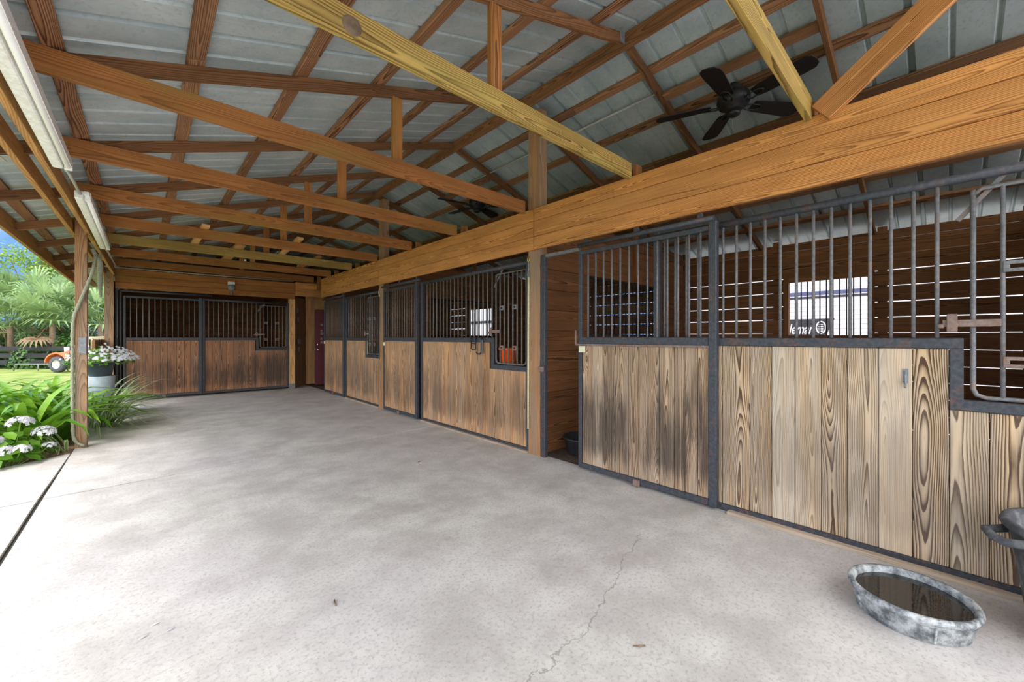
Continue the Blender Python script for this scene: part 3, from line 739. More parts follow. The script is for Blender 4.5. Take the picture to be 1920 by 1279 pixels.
# ------------------------------------------------------------------ fixtures
def fixture(ya, yb, x, z, lab):
    f = empty('fluorescent_fixture', (x, ya, z), 0, lab, 'ceiling light', 'fluorescent strip lights'); L = yb-ya
    MB().bx(-.062, -.008, 0, L, .0, .07, ch=.006).bx(-.008, .03, .0, L, .035, .07, ch=.003).build('channel', 'white', f)
    MB().tube([(.018, .05, .012), (.018, L-.05, .012)], .0165, 12).build('tube', 'tube', f)
    MB().bx(.034, .037, .0, L, .004, .06, ch=.001).build('reflector', 'white', f)
    for yy in (.015, L-.045): MB().bx(-.002, .038, yy, yy+.03, -.008, .034, ch=.004).build('lamp_holder', 'white', f)
fixture(1.82, 4.26, -.418, 2.50, 'nearer fluorescent strip fixture under the left eave beam')
fixture(5.06, 7.75, -.385, 2.50, 'farther fluorescent strip fixture beside the roped post')
m = MB().tube([(-.44, 4.24, 2.54), (-.43, 4.6, 2.57), (-.41, 5.08, 2.54)], .012)
tag(m.build('conduit', 'pipe'), 'grey conduit joining the two fluorescent fixtures', 'conduit')
m = MB().tube([(-.41, 7.73, 2.54), (-.41, 8.6, 2.60), (-.40, 10.6, 2.64), (-.39, 11.1, 2.69), (-.28, 11.22, 2.705), (1.0, 11.24, 2.71), (2.78, 11.24, 2.73)], .013)
tag(m.build('conduit', 'pipe'), 'grey conduit running from the far fixture across the back header', 'conduit')
m = MB().tube([(3.74, 1.95, zl(3.74)+.06), (3.74, 3.9, zl(3.74)+.06), (3.74, 5.1, zl(3.74)+.06)], .011)
tag(m.build('conduit', 'pipe'), 'thin conduit under the right roof slope between the two fans', 'conduit')
# wires dangling at the top left
for k, (pts, lab) in enumerate((([(-.93, 4.28, 2.65), (-.80, 4.34, 2.60), (-.78, 4.42, 2.57), (-.76, 4.52, 2.56)], 'upper yellowish loose wire end under the left eave'),
                                ([(-.95, 4.48, 2.64), (-.87, 4.55, 2.53), (-.86, 4.62, 2.47), (-.85, 4.7, 2.45)], 'lower cream loose wire dangling under the left eave'))):
    m = MB().tube(pts, .006, 6); m.tube([(p[0]+.02, p[1]+.03*i, p[2]+.006*i) for i, p in enumerate(pts)], .005, 6)
    tag(m.build('loose_wire', 'strap'), lab, 'wire')
# security light on the back header
f = empty('security_light', (1.475, BY-.046, 2.52), 0, 'small floodlight with a white box on the back stall header', 'light')
MB().bx(-.065, .065, -.07, 0, .0, .075, ch=.008).build('box', 'white', f)
MB().lathe([(0, 0), (.05, .0), (.07, -.03), (.075, -.07), (.06, -.11), (.03, -.13), (0, -.135)], (0, -.065, 0), 24).build('lamp_head', 'galv', f)
MB().tube([(0, -.05, -.12), (0, -.055, -.17)], .012).lathe([(0, .03), (.03, .025), (.035, 0), (.03, -.03), (0, -.035)], (0, -.055, -.19), 16).build('motion_sensor', 'rust', f)
rg = MB().tube([(.03*math.cos(a), -.015, .03*math.sin(a)) for a in [i*PI/8 for i in range(17)]], .006)
tag(rg.build('tie_ring', 'galv', loc=(-.40, BY-.035, 2.30)), 'small tie ring at the top left corner of the back stall', 'ring')

def fan(loc, base, lab, zc):
    f = empty('ceiling_fan', loc, 0, lab, 'ceiling fan', 'black ceiling fans')
    top = zc-loc[2]
    MB().lathe([(0, 0), (.03, -.005), (.06, -.03), (.075, -.075), (.07, -.085), (0, -.085)][::-1], (0, 0, top), 28).build('canopy', 'black', f)
    MB().tube([(0, 0, .12), (0, 0, top-.05)], .013).build('downrod', 'black', f)
    MB().lathe([(0, -.075), (.05, -.075), (.075, -.06), (.085, -.035), (.125, -.02), (.14, .02), (.135, .07), (.11, .10), (.06, .125), (.02, .14), (0, .14)], n=36).build('motor_housing', 'black', f)
    MB().lathe([(0, -.125), (.03, -.12), (.055, -.105), (.06, -.08), (0, -.075)], n=24).build('switch_cup', 'black', f)
    MB().tube([(.03, .02, -.11), (.032, .02, -.22)], .002, 5).build('pull_chain', 'galv', f)
    for k in range(5):
        a = base+2*PI*k/5; c, s = math.cos(a), math.sin(a)
        m = MB(); rot = Matrix.Rotation(a, 3, 'Z') @ Matrix.Rotation(math.radians(-11), 3, 'X')
        out = [(.19, -.055), (.25, -.068), (.57, -.084), (.64, -.078), (.672, -.05), (.68, 0), (.672, .05), (.64, .078), (.57, .084), (.25, .068), (.19, .055)]
        n = len(out); vs = [rot @ Vector((x, y, -.004)) for x, y in out]+[rot @ Vector((x, y, .004)) for x, y in out]
        m._add(vs, [tuple(reversed(range(n))), tuple(range(n, 2*n))]+[(i, (i+1) % n, n+(i+1) % n, n+i) for i in range(n)])
        bl = m.build('blade', 'blade', f)
        b_ = MB()
        for sy in (-.035, .035):
            b_.tube([rot @ Vector((.10, sy*.4, -.02)), rot @ Vector((.16, sy, -.016)), rot @ Vector((.25, sy*.8, -.010)), rot @ Vector((.275, 0, -.009))], .007, 6)
        b_.build('blade_bracket', 'black', bl)
fan((4.02, 1.34, 3.47), math.radians(111), 'near black ceiling fan beside the diagonal brace', zl(4.02)+RAF)
fan((4.02, 5.22, 3.47), math.radians(96), 'far black ceiling fan seen between the trusses', zl(4.02)+RAF)

# ------------------------------------------------------------------ floor things
p = empty('feed_pan', (2.635, .115, 0), 0, 'shallow grey rubber pan of water on the concrete', 'pan')
prof = [(0, .0), (.185, .0), (.195, .004), (.212, .085), (.222, .092), (.228, .108), (.222, .120), (.208, .121), (.200, .112), (.196, .09), (.182, .015), (0, .012)]
MB().lathe(prof, n=64).build('body', 'rubber', p)
for a in (2.2, 3.55, 5.1, .5): MB().box((.206*math.cos(a), .206*math.sin(a), .045), (.012, .008, .07), rot=(0, .2, a)).build('mould_rib', 'rubber', p)
m = MB().disc((0, 0, 0), .1945, 64)
tag(m.build('water', 'water', loc=(2.635, .115, .092)), 'dark still water filling the shallow rubber pan', 'water', kind='stuff')
b = empty('muck_bucket', (2.86, -.455, 0), 0, 'tall dark rubber muck bucket at the right edge', 'bucket')
prof = [(0, 0), (.20, 0), (.21, .006), (.268, .46), (.29, .465), (.297, .48), (.29, .497), (.268, .498), (.26, .48), (.205, .02), (0, .015)]
MB().lathe(prof, n=56).build('body', 'rubberdk', b)
for a in (PI*.62, PI*1.62):
    m = MB(); rt = Matrix.Rotation(a, 3, 'Z')
    pts = [rt @ Vector(q) for q in ((.266, -.085, .445), (.335, -.07, .435), (.345, 0, .432), (.335, .07, .435), (.266, .085, .445))]
    m.tube(pts, .018, 8); m.build('handle', 'rubberdk', b)
b = empty('feed_tub', (3.67, 2.80, -.012), 0, 'black tub on the stall floor just inside the open doorway', 'tub')
MB().lathe([(0, 0), (.17, 0), (.18, .005), (.215, .17), (.23, .175), (.23, .19), (.21, .19), (.175, .02), (0, .015)], n=40).build('body', 'rubberblack', b)
for i, (x, y, lab) in enumerate(((2.09, 3.72, 'twig on the concrete in front of the orange bucket stall'), (.68, 2.0, 'dry twig on the concrete near the camera'), (1.55, .86, 'dark twig on the concrete left of the rubber pan'))):
    m = MB().tube([(0, 0, .004), (.02, .01, .006), (.05, .012, .004)], [.003, .005, .002], 6)
    tag(m.build('twig', 'bark', loc=(x, y, 0), rot=(0, 0, i*1.1)), lab, 'twig')
for (x, y, lab) in ((-.02, 2.35, 'white petal on the concrete, left of two others'), (.07, 2.33, 'white petal on the concrete, right of two others'), (.02, 2.42, 'white petal on the concrete behind two others')):
    m = MB().strip([(0, 0, .003), (.015, .004, .006), (.03, .01, .003)], [.003, .008, .002], (0, 1, 0))
    tag(m.build('fallen_petal', 'petal', loc=(x, y, 0)), lab, 'petal', 'fallen petals')

# ------------------------------------------------------------------ rope on post
pts = [(-.44, 7.02, 2.30), (-.455, 6.90, 2.10), (-.50, 6.885, 1.93), (-.56, 6.88, 1.72), (-.612, 6.89, 1.55), (-.622, 6.90, 1.35), (-.623, 6.90, .9), (-.622, 6.90, .4), (-.615, 6.88, .12), (-.58, 6.87, .05), (-.52, 6.86, .03)]
sm = []
for i in range(len(pts)-1):
    a, b = Vector(pts[i]), Vector(pts[i+1]); n = max(2, int((b-a).length/.03))
    sm += [a.lerp(b, j/n) for j in range(n)]
sm.append(Vector(pts[-1]))
for _ in range(3): sm = [sm[0]]+[(sm[i-1]+sm[i]*2+sm[i+1])/4 for i in range(1, len(sm)-1)]+[sm[-1]]
m = MB().tube(sm, [.0165+.0025*math.sin(i*1.9) for i in range(len(sm))], 8)
tag(m.build('rope', 'rope'), 'thick old rope draped around the left post down to its foot', 'rope')
m = MB().tube([(-.42, 7.08, 2.33), (-.405, 7.1, 2.2), (-.41, 7.1, 1.95), (-.40, 7.1, 1.8)], [.022, .026, .022, .01], 8)
m.tube([(-.47, 7.03, 2.38), (-.43, 7.05, 2.28), (-.40, 7.08, 2.22), (-.42, 7.1, 2.12)], .02, 8)
tag(m.build('rope', 'rope'), 'knotted rope end hanging behind the left post', 'rope')

# ------------------------------------------------------------------ plants
def strap_plant(loc, n, L, w, mat, label, group, cat='plant', name='lily', elev=(50, 85), droop=1.0, sector=None, fold=.35):
    p = empty(name, loc, 0, label, cat, group); m = MB()
    for i in range(n):
        az = R.uniform(*sector) if sector else R.uniform(0, 2*PI); el = math.radians(R.uniform(*elev)); l = L*R.uniform(.65, 1.1); ww = w*R.uniform(.75, 1.15)
        d = Vector((math.cos(az), math.sin(az), 0)); side = Vector((-d.y, d.x, 0))
        q = Vector((R.gauss(0, .06), R.gauss(0, .06), -.05)); pts, ws = [], []; N = 9
        for k in range(N+1):
            f = k/N; pts.append(q.copy()); ws.append(ww*(math.sin(PI*min(1, .18+f*.82))**.7 if f < 1 else .02))
            e = el-droop*1.9*f**1.5*R.uniform(.85, 1.1); q = q+(d*math.cos(e)+Vector((0, 0, math.sin(e))))*(l/N)
            if q.z < .012: q.z = .012
        m.strip(pts, ws, side, fold)
    m.build('leaves', mat, p); return p
lilies = [((-1.0, 7.25, -.03), 'front lily clump with broad strap leaves left of the roped post'), ((-1.45, 7.7, -.03), 'broad-leaved lily clump at the far left of the bed'),
          ((-.82, 7.75, -.03), 'broad-leaved lily clump directly behind the roped post'), ((-1.25, 8.5, -.03), 'lily clump in the second row below the buggy'),
          ((-1.75, 9.0, -.03), 'lily clump farthest back at the left, near the lawn'), ((-.98, 9.3, -.03), 'lily clump behind the roped post beside the grey planter')]
for loc, lab in lilies: strap_plant(loc, 42, 1.15, .044, 'lily', lab, 'broad-leaved lilies in the bed')
for loc, lab, sc in (((-.46, 8.35, 0), 'arching striped grass clump leaning over the concrete right of the post', (-1.6, 1.0)), ((-.50, 9.75, -.03), 'arching striped grass clump behind the grey planter', (-1.6, .8)), ((-.72, 7.02, -.03), 'small striped grass tuft at the foot of the roped post', (2.6, 5.2))):
    strap_plant(loc, 70 if lab[0] == 'a' else 22, 1.0 if lab[0] == 'a' else .5, .018, 'grassblade', lab, 'striped grass clumps', 'grass', 'ornamental_grass', (25, 75), .75, sc, .2)
def leaf(m, c, n, l, w, t=None):
    c = Vector(c); n = Vector(n).normalized(); a = n.orthogonal().normalized(); a = Matrix.Rotation(R.uniform(0, 2*PI), 3, n) @ a; b = n.cross(a)
    t = R.random() if t is None else t
    vs = [c-a*l*.5, c-a*l*.15+b*w*.5+n*w*.12, c+a*l*.2+b*w*.42+n*w*.1, c+a*l*.5-n*l*.12, c+a*l*.2-b*w*.42+n*w*.1, c-a*l*.15-b*w*.5+n*w*.12, c]
    m._add(vs, [(0, 6, 1), (1, 6, 2), (2, 6, 3), (3, 6, 4), (4, 6, 5), (5, 6, 0)], None, [(t, 0, 0)]*7, True)
def flower_head(r, parent, loc, n=70):
    m = MB()
    for i in range(n):
        u = R.uniform(-.25, 1); a = R.uniform(0, 2*PI); q = math.sqrt(max(0, 1-u*u)); d = Vector((q*math.cos(a), q*math.sin(a), u*.62)); c = d*r*R.uniform(.85, 1.05)
        nn = (d+Vector((0, 0, .3))).normalized(); x = nn.orthogonal().normalized(); y = nn.cross(x); pr = r*.24; k0 = R.uniform(0, 1.5)
        for k in range(4):
            an_ = k0+k*PI/2; e = x*math.cos(an_)+y*math.sin(an_); s2 = nn.cross(e)
            m._add([c, c+e*pr*.55+s2*pr*.45+nn*pr*.1, c+e*pr, c+e*pr*.55-s2*pr*.45+nn*pr*.1], [(0, 3, 2, 1)], None, [(R.random(), 0, 0)]*4)
    return m.build('flower_head', 'petal', parent, loc)
def hydrangea(loc, rad, hgt, nl, heads, lab):
    p = empty('hydrangea', loc, 0, lab, 'hydrangea', 'white hydrangeas at the bed corner'); m = MB()
    for i in range(nl):
        a = R.uniform(0, 2*PI); rr = rad*math.sqrt(R.random()); z = hgt*(.15+.8*R.random()*(1-(rr/rad)**2*.7))
        leaf(m, (rr*math.cos(a), rr*math.sin(a), z), (math.cos(a)*.6, math.sin(a)*.6, .8), R.uniform(.10, .17), R.uniform(.07, .10))
    m.build('leaves', 'hydleaf', p)
    s = MB()
    for hx, hy, hz, hr in heads: s.tube([(hx*.3, hy*.3, 0), (hx*.8, hy*.8, hz*.6), (hx, hy, hz)], .006, 6)
    s.build('stems', 'hydleaf', p)
    for hx, hy, hz, hr in heads: flower_head(hr, p, (hx, hy, hz))
hydrangea((-1.06, 6.55, -.03), .30, .42, 130, [(.10, .02, .44, .10), (.26, .06, .31, .095), (-.06, -.16, .30, .09), (.02, -.22, .20, .09), (.14, -.22, .20, .075), (.30, -.02, .17, .06)], 'white hydrangea nearest the concrete corner, heads over the edge')
hydrangea((-1.5, 6.75, -.03), .35, .5, 120, [(.1, -.1, .48, .1), (.2, -.2, .3, .09), (-.1, -.2, .35, .1)], 'white hydrangea at the far left edge of the bed')
# rail and planter
r = empty('wooden_rail', (-.60, 10.05, 1.07), 0, 'short dark wood rail between the two left posts', 'rail')
MB().bx(-.02, .02, -.9, 1.12, 0, .19, tn=(1, .6, .1)).build('board', 'darkboard', r)
for y in (-.2, .35): MB().bx(.021, .028, y-.012, y+.012, .02, .21, ch=.002).build('hook_strap', 'black', r)
p = empty('planter', (-.515, 9.0, .70), 0, 'grey oval planter of white flowers below the dark rail', 'planter')
MB().lathe([(0, 0), (.13, 0), (.135, .005), (.175, .19), (.185, .195), (.185, .21), (.168, .21), (.13, .02), (0, .015)], n=40, scale=(.95, 1.25)).build('pot', 'potgrey', p)
st_ = MB(); fm_ = MB(); fw = MB()
for i in range(300):
    a = R.uniform(0, 2*PI); rr = .40*math.sqrt(R.random()); z = .21+R.uniform(-.06, .26)*(1-(rr/.42)**2)
    (leaf)(fm_, (rr*math.cos(a), rr*math.sin(a)*1.25, z), (math.cos(a)*.4, math.sin(a)*.4, .8), R.uniform(.05, .09), R.uniform(.035, .055))
fm_.build('foliage', 'hydleaf', p)
for i in range(330):
    a = R.gauss(-.3, 1.2); rr = .46*math.sqrt(R.random()); z = .25+R.uniform(.0, .26)*(1-(rr/.5)**2)
    c = Vector((rr*math.cos(a), rr*math.sin(a)*1.2, z)); n = Vector((math.cos(a)*.5-.1, math.sin(a)*.5-.5, .6)).normalized(); x = n.orthogonal().normalized(); y = n.cross(x)
    for k in range(5):
        an_ = k*2*PI/5; e = x*math.cos(an_)+y*math.sin(an_); s2 = n.cross(e)
        fw._add([c, c+e*.012+s2*.008, c+e*.021, c+e*.012-s2*.008], [(0, 3, 2, 1)], None, [(R.random(), 0, 0)]*4)
fw.build('blossoms', 'petal', p)
s_ = empty('plant_stand', (-.515, 9.0, -.03), 0, 'pale plastic tub standing under the grey planter', 'stand')
MB().lathe([(0, .73), (.165, .73), (.17, .72), (.14, 0), (0, 0)][::-1], n=28).build('body', 'pale', s_)
g_ = MB().bx(-.03, .03, -.03, .03, -.1, 1.55, ch=.008)
tag(g_.build('gate_post', 'pale', loc=(-.95, 13.0, 0)), 'thin pale post standing behind the back left post', 'post')

# ------------------------------------------------------------------ beyond the bed
CR = Vector((.7365, -.6765, 0)); CF = Vector((.6765, .7365, 0))   # across and away from the aisle view
def away(dep, u):   # a point at that distance, that far across
    return CF*dep+CR*u
def fan_palm(loc, n, L, lab, trunk=.8, dead=3, seed=0):
    p = empty('fan_palm', loc, 0, lab, 'palm', 'fan palms beyond the bed'); m = MB(); dm = MB()
    for i in range(n+dead):
        isd = i >= n; tgt = dm if isd else m
        az = R.uniform(0, 2*PI); el = math.radians(R.uniform(-45, -15)) if isd else math.radians(R.uniform(0, 82)); d = Vector((math.cos(az)*math.cos(el), math.sin(az)*math.cos(el), math.sin(el)))
        base = Vector((0, 0, trunk)); pl = L*R.uniform(.7, 1.1); hub = base+d*pl+Vector((0, 0, -.12*pl))
        tgt.tube([base, base+d*pl*.5+Vector((0, 0, .02)), hub], [.016, .012, .009], 5)
        side = d.cross(Vector((0, 0, 1))).normalized(); up = side.cross(d).normalized(); K = 17; t = R.random(); pl *= (.6 if isd else 1)
        for k in range(K):
            a = math.radians(-118+236*k/(K-1)); e = (d*math.cos(a)+side*math.sin(a)).normalized(); ll = L*(.45 if isd else .72)*R.uniform(.85, 1.05)*(1-.25*abs(a)/2.1)
            pts = [hub, hub+e*ll*.35+up*.03, hub+e*ll*.7+up*.02-Vector((0, 0, .03)), hub+e*ll-Vector((0, 0, ll*.28))]
            tgt.strip(pts, [.010, .056, .042, .003], up.cross(e), .5, t*.7+R.random()*.3)
    m.build('fronds', 'palmleaf', p)
    if dead: dm.build('dead_fronds', 'deadleaf', p)
    if trunk > .1: MB().tube([(0, 0, -.1), (.01, 0, trunk*.5), (0, 0, trunk+.05)], [.12, .11, .09], 10).build('trunk', 'bark', p)
palms = [(18.6, -1.15, 22, 1.25, 'big fan palm right behind the buggy', 2.0), (18.9, -1.255, 22, 1.25, 'fan palm with green fans left of the roped post', 1.9), (18.4, -1.33, 20, 1.2, 'leftmost fan palm at the picture edge', 1.5),
         (21.0, -1.20, 20, 1.35, 'tall fan palm in the second row at left', 2.9), (20.6, -1.09, 20, 1.3, 'fan palm seen just left of the roped post, second row', 2.5), (20.4, -1.29, 20, 1.3, 'fan palm half hidden behind the leftmost one', 2.4), (19.6, -1.03, 22, 1.3, 'fan palm showing between the two left posts', 2.1)]
for dep, ra, n, L, lab, tr in palms:
    pnt = away(dep, dep*ra); fan_palm((pnt.x, pnt.y, -.08), int(n*.62), L*1.35, lab, tr, 2)
def tree(loc, hgt, rad, nl, lab, lm='treeleaf', low=.35, ls=.16):
    p = empty('tree', loc, 0, lab, 'tree', 'trees beyond the palms'); m = MB(); blobs = []
    for i in range(14):
        a = R.uniform(0, 2*PI); rr = rad*R.uniform(.1, .75); blobs.append((Vector((rr*math.cos(a), rr*math.sin(a), hgt*R.uniform(low, .92))), rad*R.uniform(.28, .5)))
    for i in range(nl):
        c, r_ = R.choice(blobs); d = Vector((R.gauss(0, 1), R.gauss(0, 1), R.gauss(0, .8))).normalized()
        leaf(m, c+d*r_*R.uniform(.55, 1.05), d+Vector((0, 0, .5)), ls*R.uniform(.7, 1.3), ls*.55)
    m.build('crown', lm, p)
    t_ = MB().tube([(0, 0, -.1), (.1, 0, hgt*.3), (0, .1, hgt*.6), (0, 0, hgt*.85)], [hgt*.03, hgt*.024, hgt*.015, .02], 8)
    for c, r_ in blobs[:8]: t_.tube([(0, 0, hgt*.3), c*.6+Vector((0, 0, hgt*.08)), c], [.06, .04, .015], 5)
    t_.build('trunk', 'bark', p)
for (dep, ra, h_, r_, nl, lab, lm) in ((26, -1.175, 9.6, 2.6, 5200, 'bright green tree at the left against the blue sky', 'treeleaf'), (31, -1.10, 8.2, 3.0, 4200, 'dark tree above the fan palms near the roped post', 'treeleafd'),
                                      (32, -1.34, 7.0, 3.4, 3600, 'darker tree standing low at the left picture edge', 'treeleafd'), (28, -1.02, 6.0, 2.8, 3600, 'leafy tree seen between the two left posts', 'treeleafd')):
    q = away(dep, dep*ra); tree((q.x, q.y, -.08), h_, r_, nl, lab, lm)
for (dep, ra, lab) in ((25, -1.32, 'dark shrub filling in behind the leftmost palm'), (24.5, -1.22, 'dark shrub behind the palm left of the roped post'), (24.2, -1.13, 'dark shrub behind the palm above the buggy'), (24.0, -1.05, 'dark shrub behind the palm between the left posts'), (25, -.97, 'dark shrub at the right end of the row behind the palms')):
    q = away(dep, dep*ra); tree((q.x, q.y, -.08), 3.4, 1.7, 2200, lab, 'treeleafd', .12, .16)
for (dep, ra, lab) in ((22.6, -1.36, 'low dark shrub at the left picture edge in front of the taller shrubs'), (22.4, -1.265, 'low dark shrub filling the gap under the leftmost palms'), (22.2, -1.175, 'low dark shrub in the gap beneath the palm left of the buggy'), (22.0, -1.085, 'low dark shrub seen under the palm just left of the roped post')):
    q = away(dep, dep*ra); tree((q.x, q.y, -.08), 2.5, 1.25, 1800, lab, 'treeleafd', .15, .15)
q = away(28.5, -32.4); bm_ = MB(); pp = empty('bare_bush', (q.x, q.y, -.08), 0, 'greyish bare twiggy bush rising above the palms', 'bush')
for i in range(160):
    a = R.uniform(0, 2*PI); pts = [Vector((0, 0, 3.9))]; d = Vector((math.cos(a)*.6, math.sin(a)*.6, 1)).normalized()
    for k in range(6): d = (d+Vector((R.gauss(0, .35), R.gauss(0, .35), R.gauss(0, .2)))).normalized(); pts.append(pts[-1]+d*.32)
    bm_.tube(pts, [.03, .024, .02, .016, .013, .01, .006], 4)
bm_.tube([(0, 0, 0), (.05, 0, 2.2), (0, 0, 4.0)], [.1, .08, .06], 8); bm_.build('branches', 'greybark', pp)
# ivy bush over the fence
for dep, u, rr, hh, lab in ((17.75, -1.20, .75, 1.35, 'ivy mound over the black fence left of the buggy'), (17.9, -1.11, .75, 1.6, 'ivy mound just behind the buggy windscreen'), (17.9, -1.31, .8, 1.1, 'ivy mound at the far left of the fence')):
    q = away(dep, dep*u); pp = empty('ivy_bush', (q.x, q.y, -.08), 0, lab, 'bush', 'ivy mounds along the fence'); m = MB()
    for i in range(900):
        d = Vector((R.gauss(0, 1), R.gauss(0, 1), abs(R.gauss(0, 1)))).normalized(); leaf(m, Vector((d.x*rr, d.y*rr, d.z*hh))*R.uniform(.7, 1.0), d, .12, .1)
    m.build('leaves', 'ivy', pp)
fo = empty('board_fence', tuple(away(17.3, -19.8)), -.7429, 'black horizontal board fence behind the buggy', 'fence')
for z_ in (.12, .42, .72):
    MB().bx(-5, 9, -.02, .02, z_, z_+.2, tn=(1, .5, 0)).build('rail', 'blackboard', fo)
for i in range(7): MB().bx(-5+i*2.3, -4.88+i*2.3, .022, .14, -.1, 1.05, axis=2).build('fence_post', 'blackboard', fo)
q = away(16.2, -18.6); lr = empty('pipe_gate', (q.x, q.y, -.06), -.7429, 'low grey pipe frame lying in front of the black fence', 'frame')
MB().tube([(-1.6, 0, .02), (-1.5, 0, .28), (.5, 0, .28), (.6, 0, .02)], .025).tube([(-.6, 0, .02), (-.6, 0, .28)], .02).build('pipe_frame', 'galv', lr)
# buggy
q = away(15.6, -18.1)
bg = empty('buggy', (q.x, q.y, -.06), -.7429, 'orange buggy with black tyres parked on the lawn behind the lilies', 'vehicle')
def wheel(x, y):
    m = MB(); rt = Matrix.Rotation(PI/2, 3, 'X')
    m.lathe([(.17, -.10), (.27, -.10), (.305, -.07), (.315, 0), (.305, .07), (.27, .10), (.17, .10)], (x, y, .315), 32, m=rt); w = m.build('wheel', 'tyre', bg)
    h_ = MB().lathe([(0, .05), (.05, .05), (.06, .03), (.12, .03), (.165, .075), (.178, .08), (.178, -.08), (0, -.08)], (x, y, .315), 28, m=rt); h_.build('wheel_rim', 'rim', w)
for x in (.42, 2.1):
    for y in (-.02, 1.2): wheel(x, y)
m = MB(); arc = [(.42+.44*math.cos(a), .36+.42*math.sin(a)) for a in [PI*(.98-.9*i/10) for i in range(11)]]
def prism(m, prof, y0, y1):
    n = len(prof); vs = [(x, y0, z) for x, z in prof]+[(x, y1, z) for x, z in prof]
    m._add(vs, [tuple(range(n)), tuple(reversed(range(n, 2*n)))]+[(i, n+i, n+(i+1) % n, (i+1) % n) for i in range(n)])
for y0 in (-.13, 1.08):
    inner = [(.42+.40*math.cos(a), .36+.37*math.sin(a)) for a in [PI*(.08+.9*i/10) for i in range(11)]]
    prism(m, arc+inner, y0, y0+.26)
prism(m, [(.15, .45), (.12, .62), (.35, .78), (.95, .86), (1.0, .45)], .14, 1.07)
m.build('fender', 'orangep', bg)
m = MB(); prism(m, [(.8, .3), (.82, .80), (.98, .88), (1.12, .78), (1.9, .78), (2.4, .82), (2.45, .40), (2.3, .3)], .0, 1.18); m.build('body', 'rvdark', bg)
m = MB()
for y in (.08, 1.1): m.tube([(.88, y, .84), (1.12, y, 1.30), (1.2, y, 1.35), (2.2, y, 1.38), (2.3, y, .8)], .03, 8)
for x, z in ((1.12, 1.30), (2.2, 1.38), (.9, .86)): m.tube([(x, .08, z), (x, 1.1, z)], .028, 8)
m.tube([(1.62, .08, 1.36), (1.62, .08, .8)], .028, 8); m.build('windscreen_frame', 'tan', bg)
MB().tube([(.5, .2, .78), (.5, .2, .98)], [.07, .075], 16).build('jug', 'rim', bg)
m = MB().bx(1.3, 1.75, .2, 1.0, .78, .86, ch=.02).bx(1.72, 1.84, .2, 1.0, .8, 1.2, ch=.02); m.build('seat', 'black', bg)
MB().tube([(.86, .3, .86), (.66, .3, 1.10)], .02).build('mirror_arm', 'galv', bg)

# ------------------------------------------------------------------ white camper behind the stalls
cv = empty('camper', (9.5, 1.4, 0), 0, 'white camper trailer seen through the barred stall window', 'camper')
m = MB()
prof = [(-3.2, .5), (-3.2, 2.2), (-2.9, 2.85), (3.4, 2.85), (3.7, 2.2), (3.7, .5)]
n = len(prof); vs = [(0, y, z) for y, z in prof]+[(2.3, y, z) for y, z in prof]
m._add(vs, [tuple(range(n)), tuple(reversed(range(n, 2*n)))]+[(i, n+i, n+(i+1) % n, (i+1) % n) for i in range(n)])
for z_ in [.62+.085*i for i in range(25)]: m.bx(-.006, .0, -3.15, 3.6, z_, z_+.012, ch=.002)
m.build('body', 'rvwhite', cv)
MB().bx(-.012, 0, -3.1, 3.6, 2.12, 2.19, ch=.002).build('trim_band', 'rvblue', cv)
MB().bx(-.012, 0, -3.1, 3.6, 2.055, 2.095, ch=.002).build('trim_band', 'rvdark', cv)
pb = MB(); pr = [(1.2, 1.32), (1.2, 1.66), (.02, 1.66), (.16, 1.32)]
n = 4; vs = [(-.016, y, z) for y, z in pr]+[(-.007, y, z) for y, z in pr]
pb._add(vs, [tuple(reversed(range(n))), tuple(range(n, 2*n))]+[(i, (i+1) % n, n+(i+1) % n, n+i) for i in range(n)])
sg = pb.build('sign_panel', 'rvdark', cv)
def lettering(txt, size, loc, parent, shear=.3, ext=.002):
    cu = bpy.data.curves.new('lettering', 'FONT'); cu.body = txt; cu.size = size; cu.extrude = ext; cu.shear = shear; cu.offset = .004
    to = bpy.data.objects.new('lettering_tmp', cu); COL.objects.link(to); dg = bpy.context.evaluated_depsgraph_get()
    me = bpy.data.meshes.new_from_object(to.evaluated_get(dg)); bpy.data.objects.remove(to); me.materials.clear(); me.materials.append(M['rvwhite'])
    o = bpy.data.objects.new('lettering', me); COL.objects.link(o); o.parent = parent; o.location = loc
    o.rotation_euler = (PI/2, 0, -PI/2); return o
lt = lettering('leman', .25, (-.018, .745, 1.375), sg); lt.scale = (.68, 1.12, 1)
m = MB()
rgn = [(math.cos(a), math.sin(a)) for a in [i*2*PI/24 for i in range(25)]]
m.tube([(-.019, .225+.07*c_, 1.49+.115*s_) for c_, s_ in rgn], .012, 6)
for k in range(4): m.bx(-.024, -.016, .19, .26, 1.415+.042*k, 1.435+.042*k, ch=.002)
m.build('lantern_emblem', 'rvwhite', sg)
for y in (-.9, .3):
    m = MB().lathe([(.18, -.1), (.3, -.1), (.33, 0), (.3, .1), (.18, .1), (0, .1)], (.3, y, .30), 24, m=Matrix.Rotation(PI/2, 3, 'Y')); m.build('wheel', 'tyre', cv)

# white shed behind the third stall window
cs = empty('shed', (10.5, 12.4, 0), 0, 'pale shed seen through the far barred stall window', 'shed')
m = MB().bx(0, 2.5, -2.2, 3.0, -.1, 2.9, ch=.01); m.build('wall', 'rvwhite', cs)
MB().bx(-.2, 2.7, -2.4, 3.2, 2.9, 3.0, ch=.01).build('roof', 'sheet', cs)
MB().bx(-.03, 0, -2.2, 3.0, 1.9, 2.0, ch=.004).build('trim_band', 'rvdark', cs)

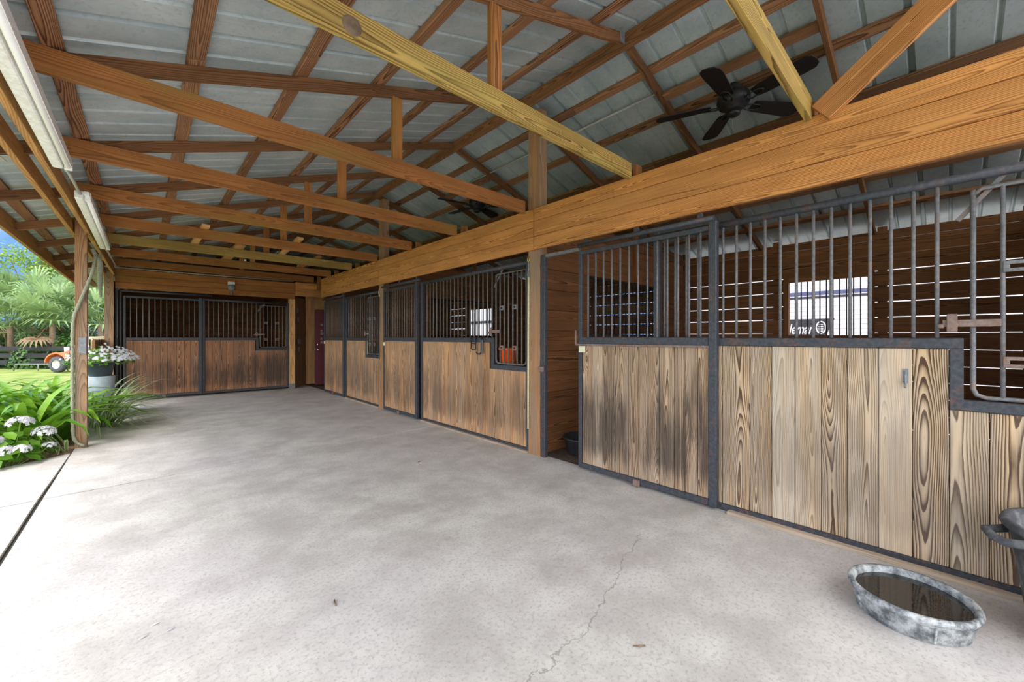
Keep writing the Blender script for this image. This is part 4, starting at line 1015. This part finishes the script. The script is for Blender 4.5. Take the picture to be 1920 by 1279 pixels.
# ------------------------------------------------------------------ world, lights, camera
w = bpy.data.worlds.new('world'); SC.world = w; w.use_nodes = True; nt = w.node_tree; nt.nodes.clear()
out = nt.nodes.new('ShaderNodeOutputWorld'); bgn = nt.nodes.new('ShaderNodeBackground'); tc = nt.nodes.new('ShaderNodeTexCoord')
nz = nt.nodes.new('ShaderNodeTexNoise'); nz.inputs['Scale'].default_value = 3.2; nz.inputs['Detail'].default_value = 5; nz.inputs['Roughness'].default_value = .55
mr = nt.nodes.new('ShaderNodeMapRange'); mr.inputs[1].default_value = .48; mr.inputs[2].default_value = .68
mx = nt.nodes.new('ShaderNodeMix'); mx.data_type = 'RGBA'; mx.inputs[6].default_value = (.22, .48, 1.0, 1); mx.inputs[7].default_value = (1.0, 1.0, 1.0, 1)
nt.links.new(tc.outputs['Generated'], nz.inputs['Vector']); nt.links.new(nz.outputs[0], mr.inputs[0]); nt.links.new(mr.outputs[0], mx.inputs[0]); nt.links.new(mx.outputs[2], bgn.inputs[0])
# unseen sky behind camera shaped brighter to light the interior; dimmer blue ahead
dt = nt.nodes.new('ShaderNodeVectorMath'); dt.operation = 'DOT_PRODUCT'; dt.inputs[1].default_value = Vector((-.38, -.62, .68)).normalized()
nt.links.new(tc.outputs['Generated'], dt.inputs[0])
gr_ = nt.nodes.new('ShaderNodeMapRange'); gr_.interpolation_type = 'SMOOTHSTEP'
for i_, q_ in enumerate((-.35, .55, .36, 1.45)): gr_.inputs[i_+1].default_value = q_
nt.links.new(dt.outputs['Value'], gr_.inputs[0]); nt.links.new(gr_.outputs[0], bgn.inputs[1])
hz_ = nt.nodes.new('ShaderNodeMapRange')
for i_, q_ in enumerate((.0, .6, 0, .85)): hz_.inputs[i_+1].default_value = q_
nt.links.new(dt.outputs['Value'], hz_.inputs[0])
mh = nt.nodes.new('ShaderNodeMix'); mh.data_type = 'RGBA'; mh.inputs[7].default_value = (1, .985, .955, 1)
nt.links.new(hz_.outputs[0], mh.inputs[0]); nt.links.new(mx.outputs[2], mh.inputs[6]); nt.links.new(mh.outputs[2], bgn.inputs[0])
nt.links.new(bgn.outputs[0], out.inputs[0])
sl = bpy.data.lights.new('sun', 'SUN'); sl.energy = .75; sl.angle = math.radians(25); sl.color = (1, .96, .9)
so = bpy.data.objects.new('sun', sl); COL.objects.link(so); so.rotation_euler = Vector((.42, .25, -.87)).to_track_quat('-Z', 'Y').to_euler(); so.location = (-8, -5, 15)

cam = bpy.data.cameras.new('camera'); co = bpy.data.objects.new('camera', cam); COL.objects.link(co)
cam.sensor_width = 36; cam.lens = 749.35/1920*36; cam.shift_y = -(639.5-633.1)/1920; cam.clip_start = .05; cam.clip_end = 300
co.location = (0, 0, 1.3); co.rotation_euler = (PI/2, 0, -math.radians(42.573)); SC.camera = co
SC.view_settings.view_transform = 'Standard'; SC.view_settings.look = 'None'; SC.view_settings.gamma = 1; SC.view_settings.use_curve_mapping = False
SC.view_settings.exposure = 1.55
SC.cycles.max_bounces = 8; SC.cycles.diffuse_bounces = 6
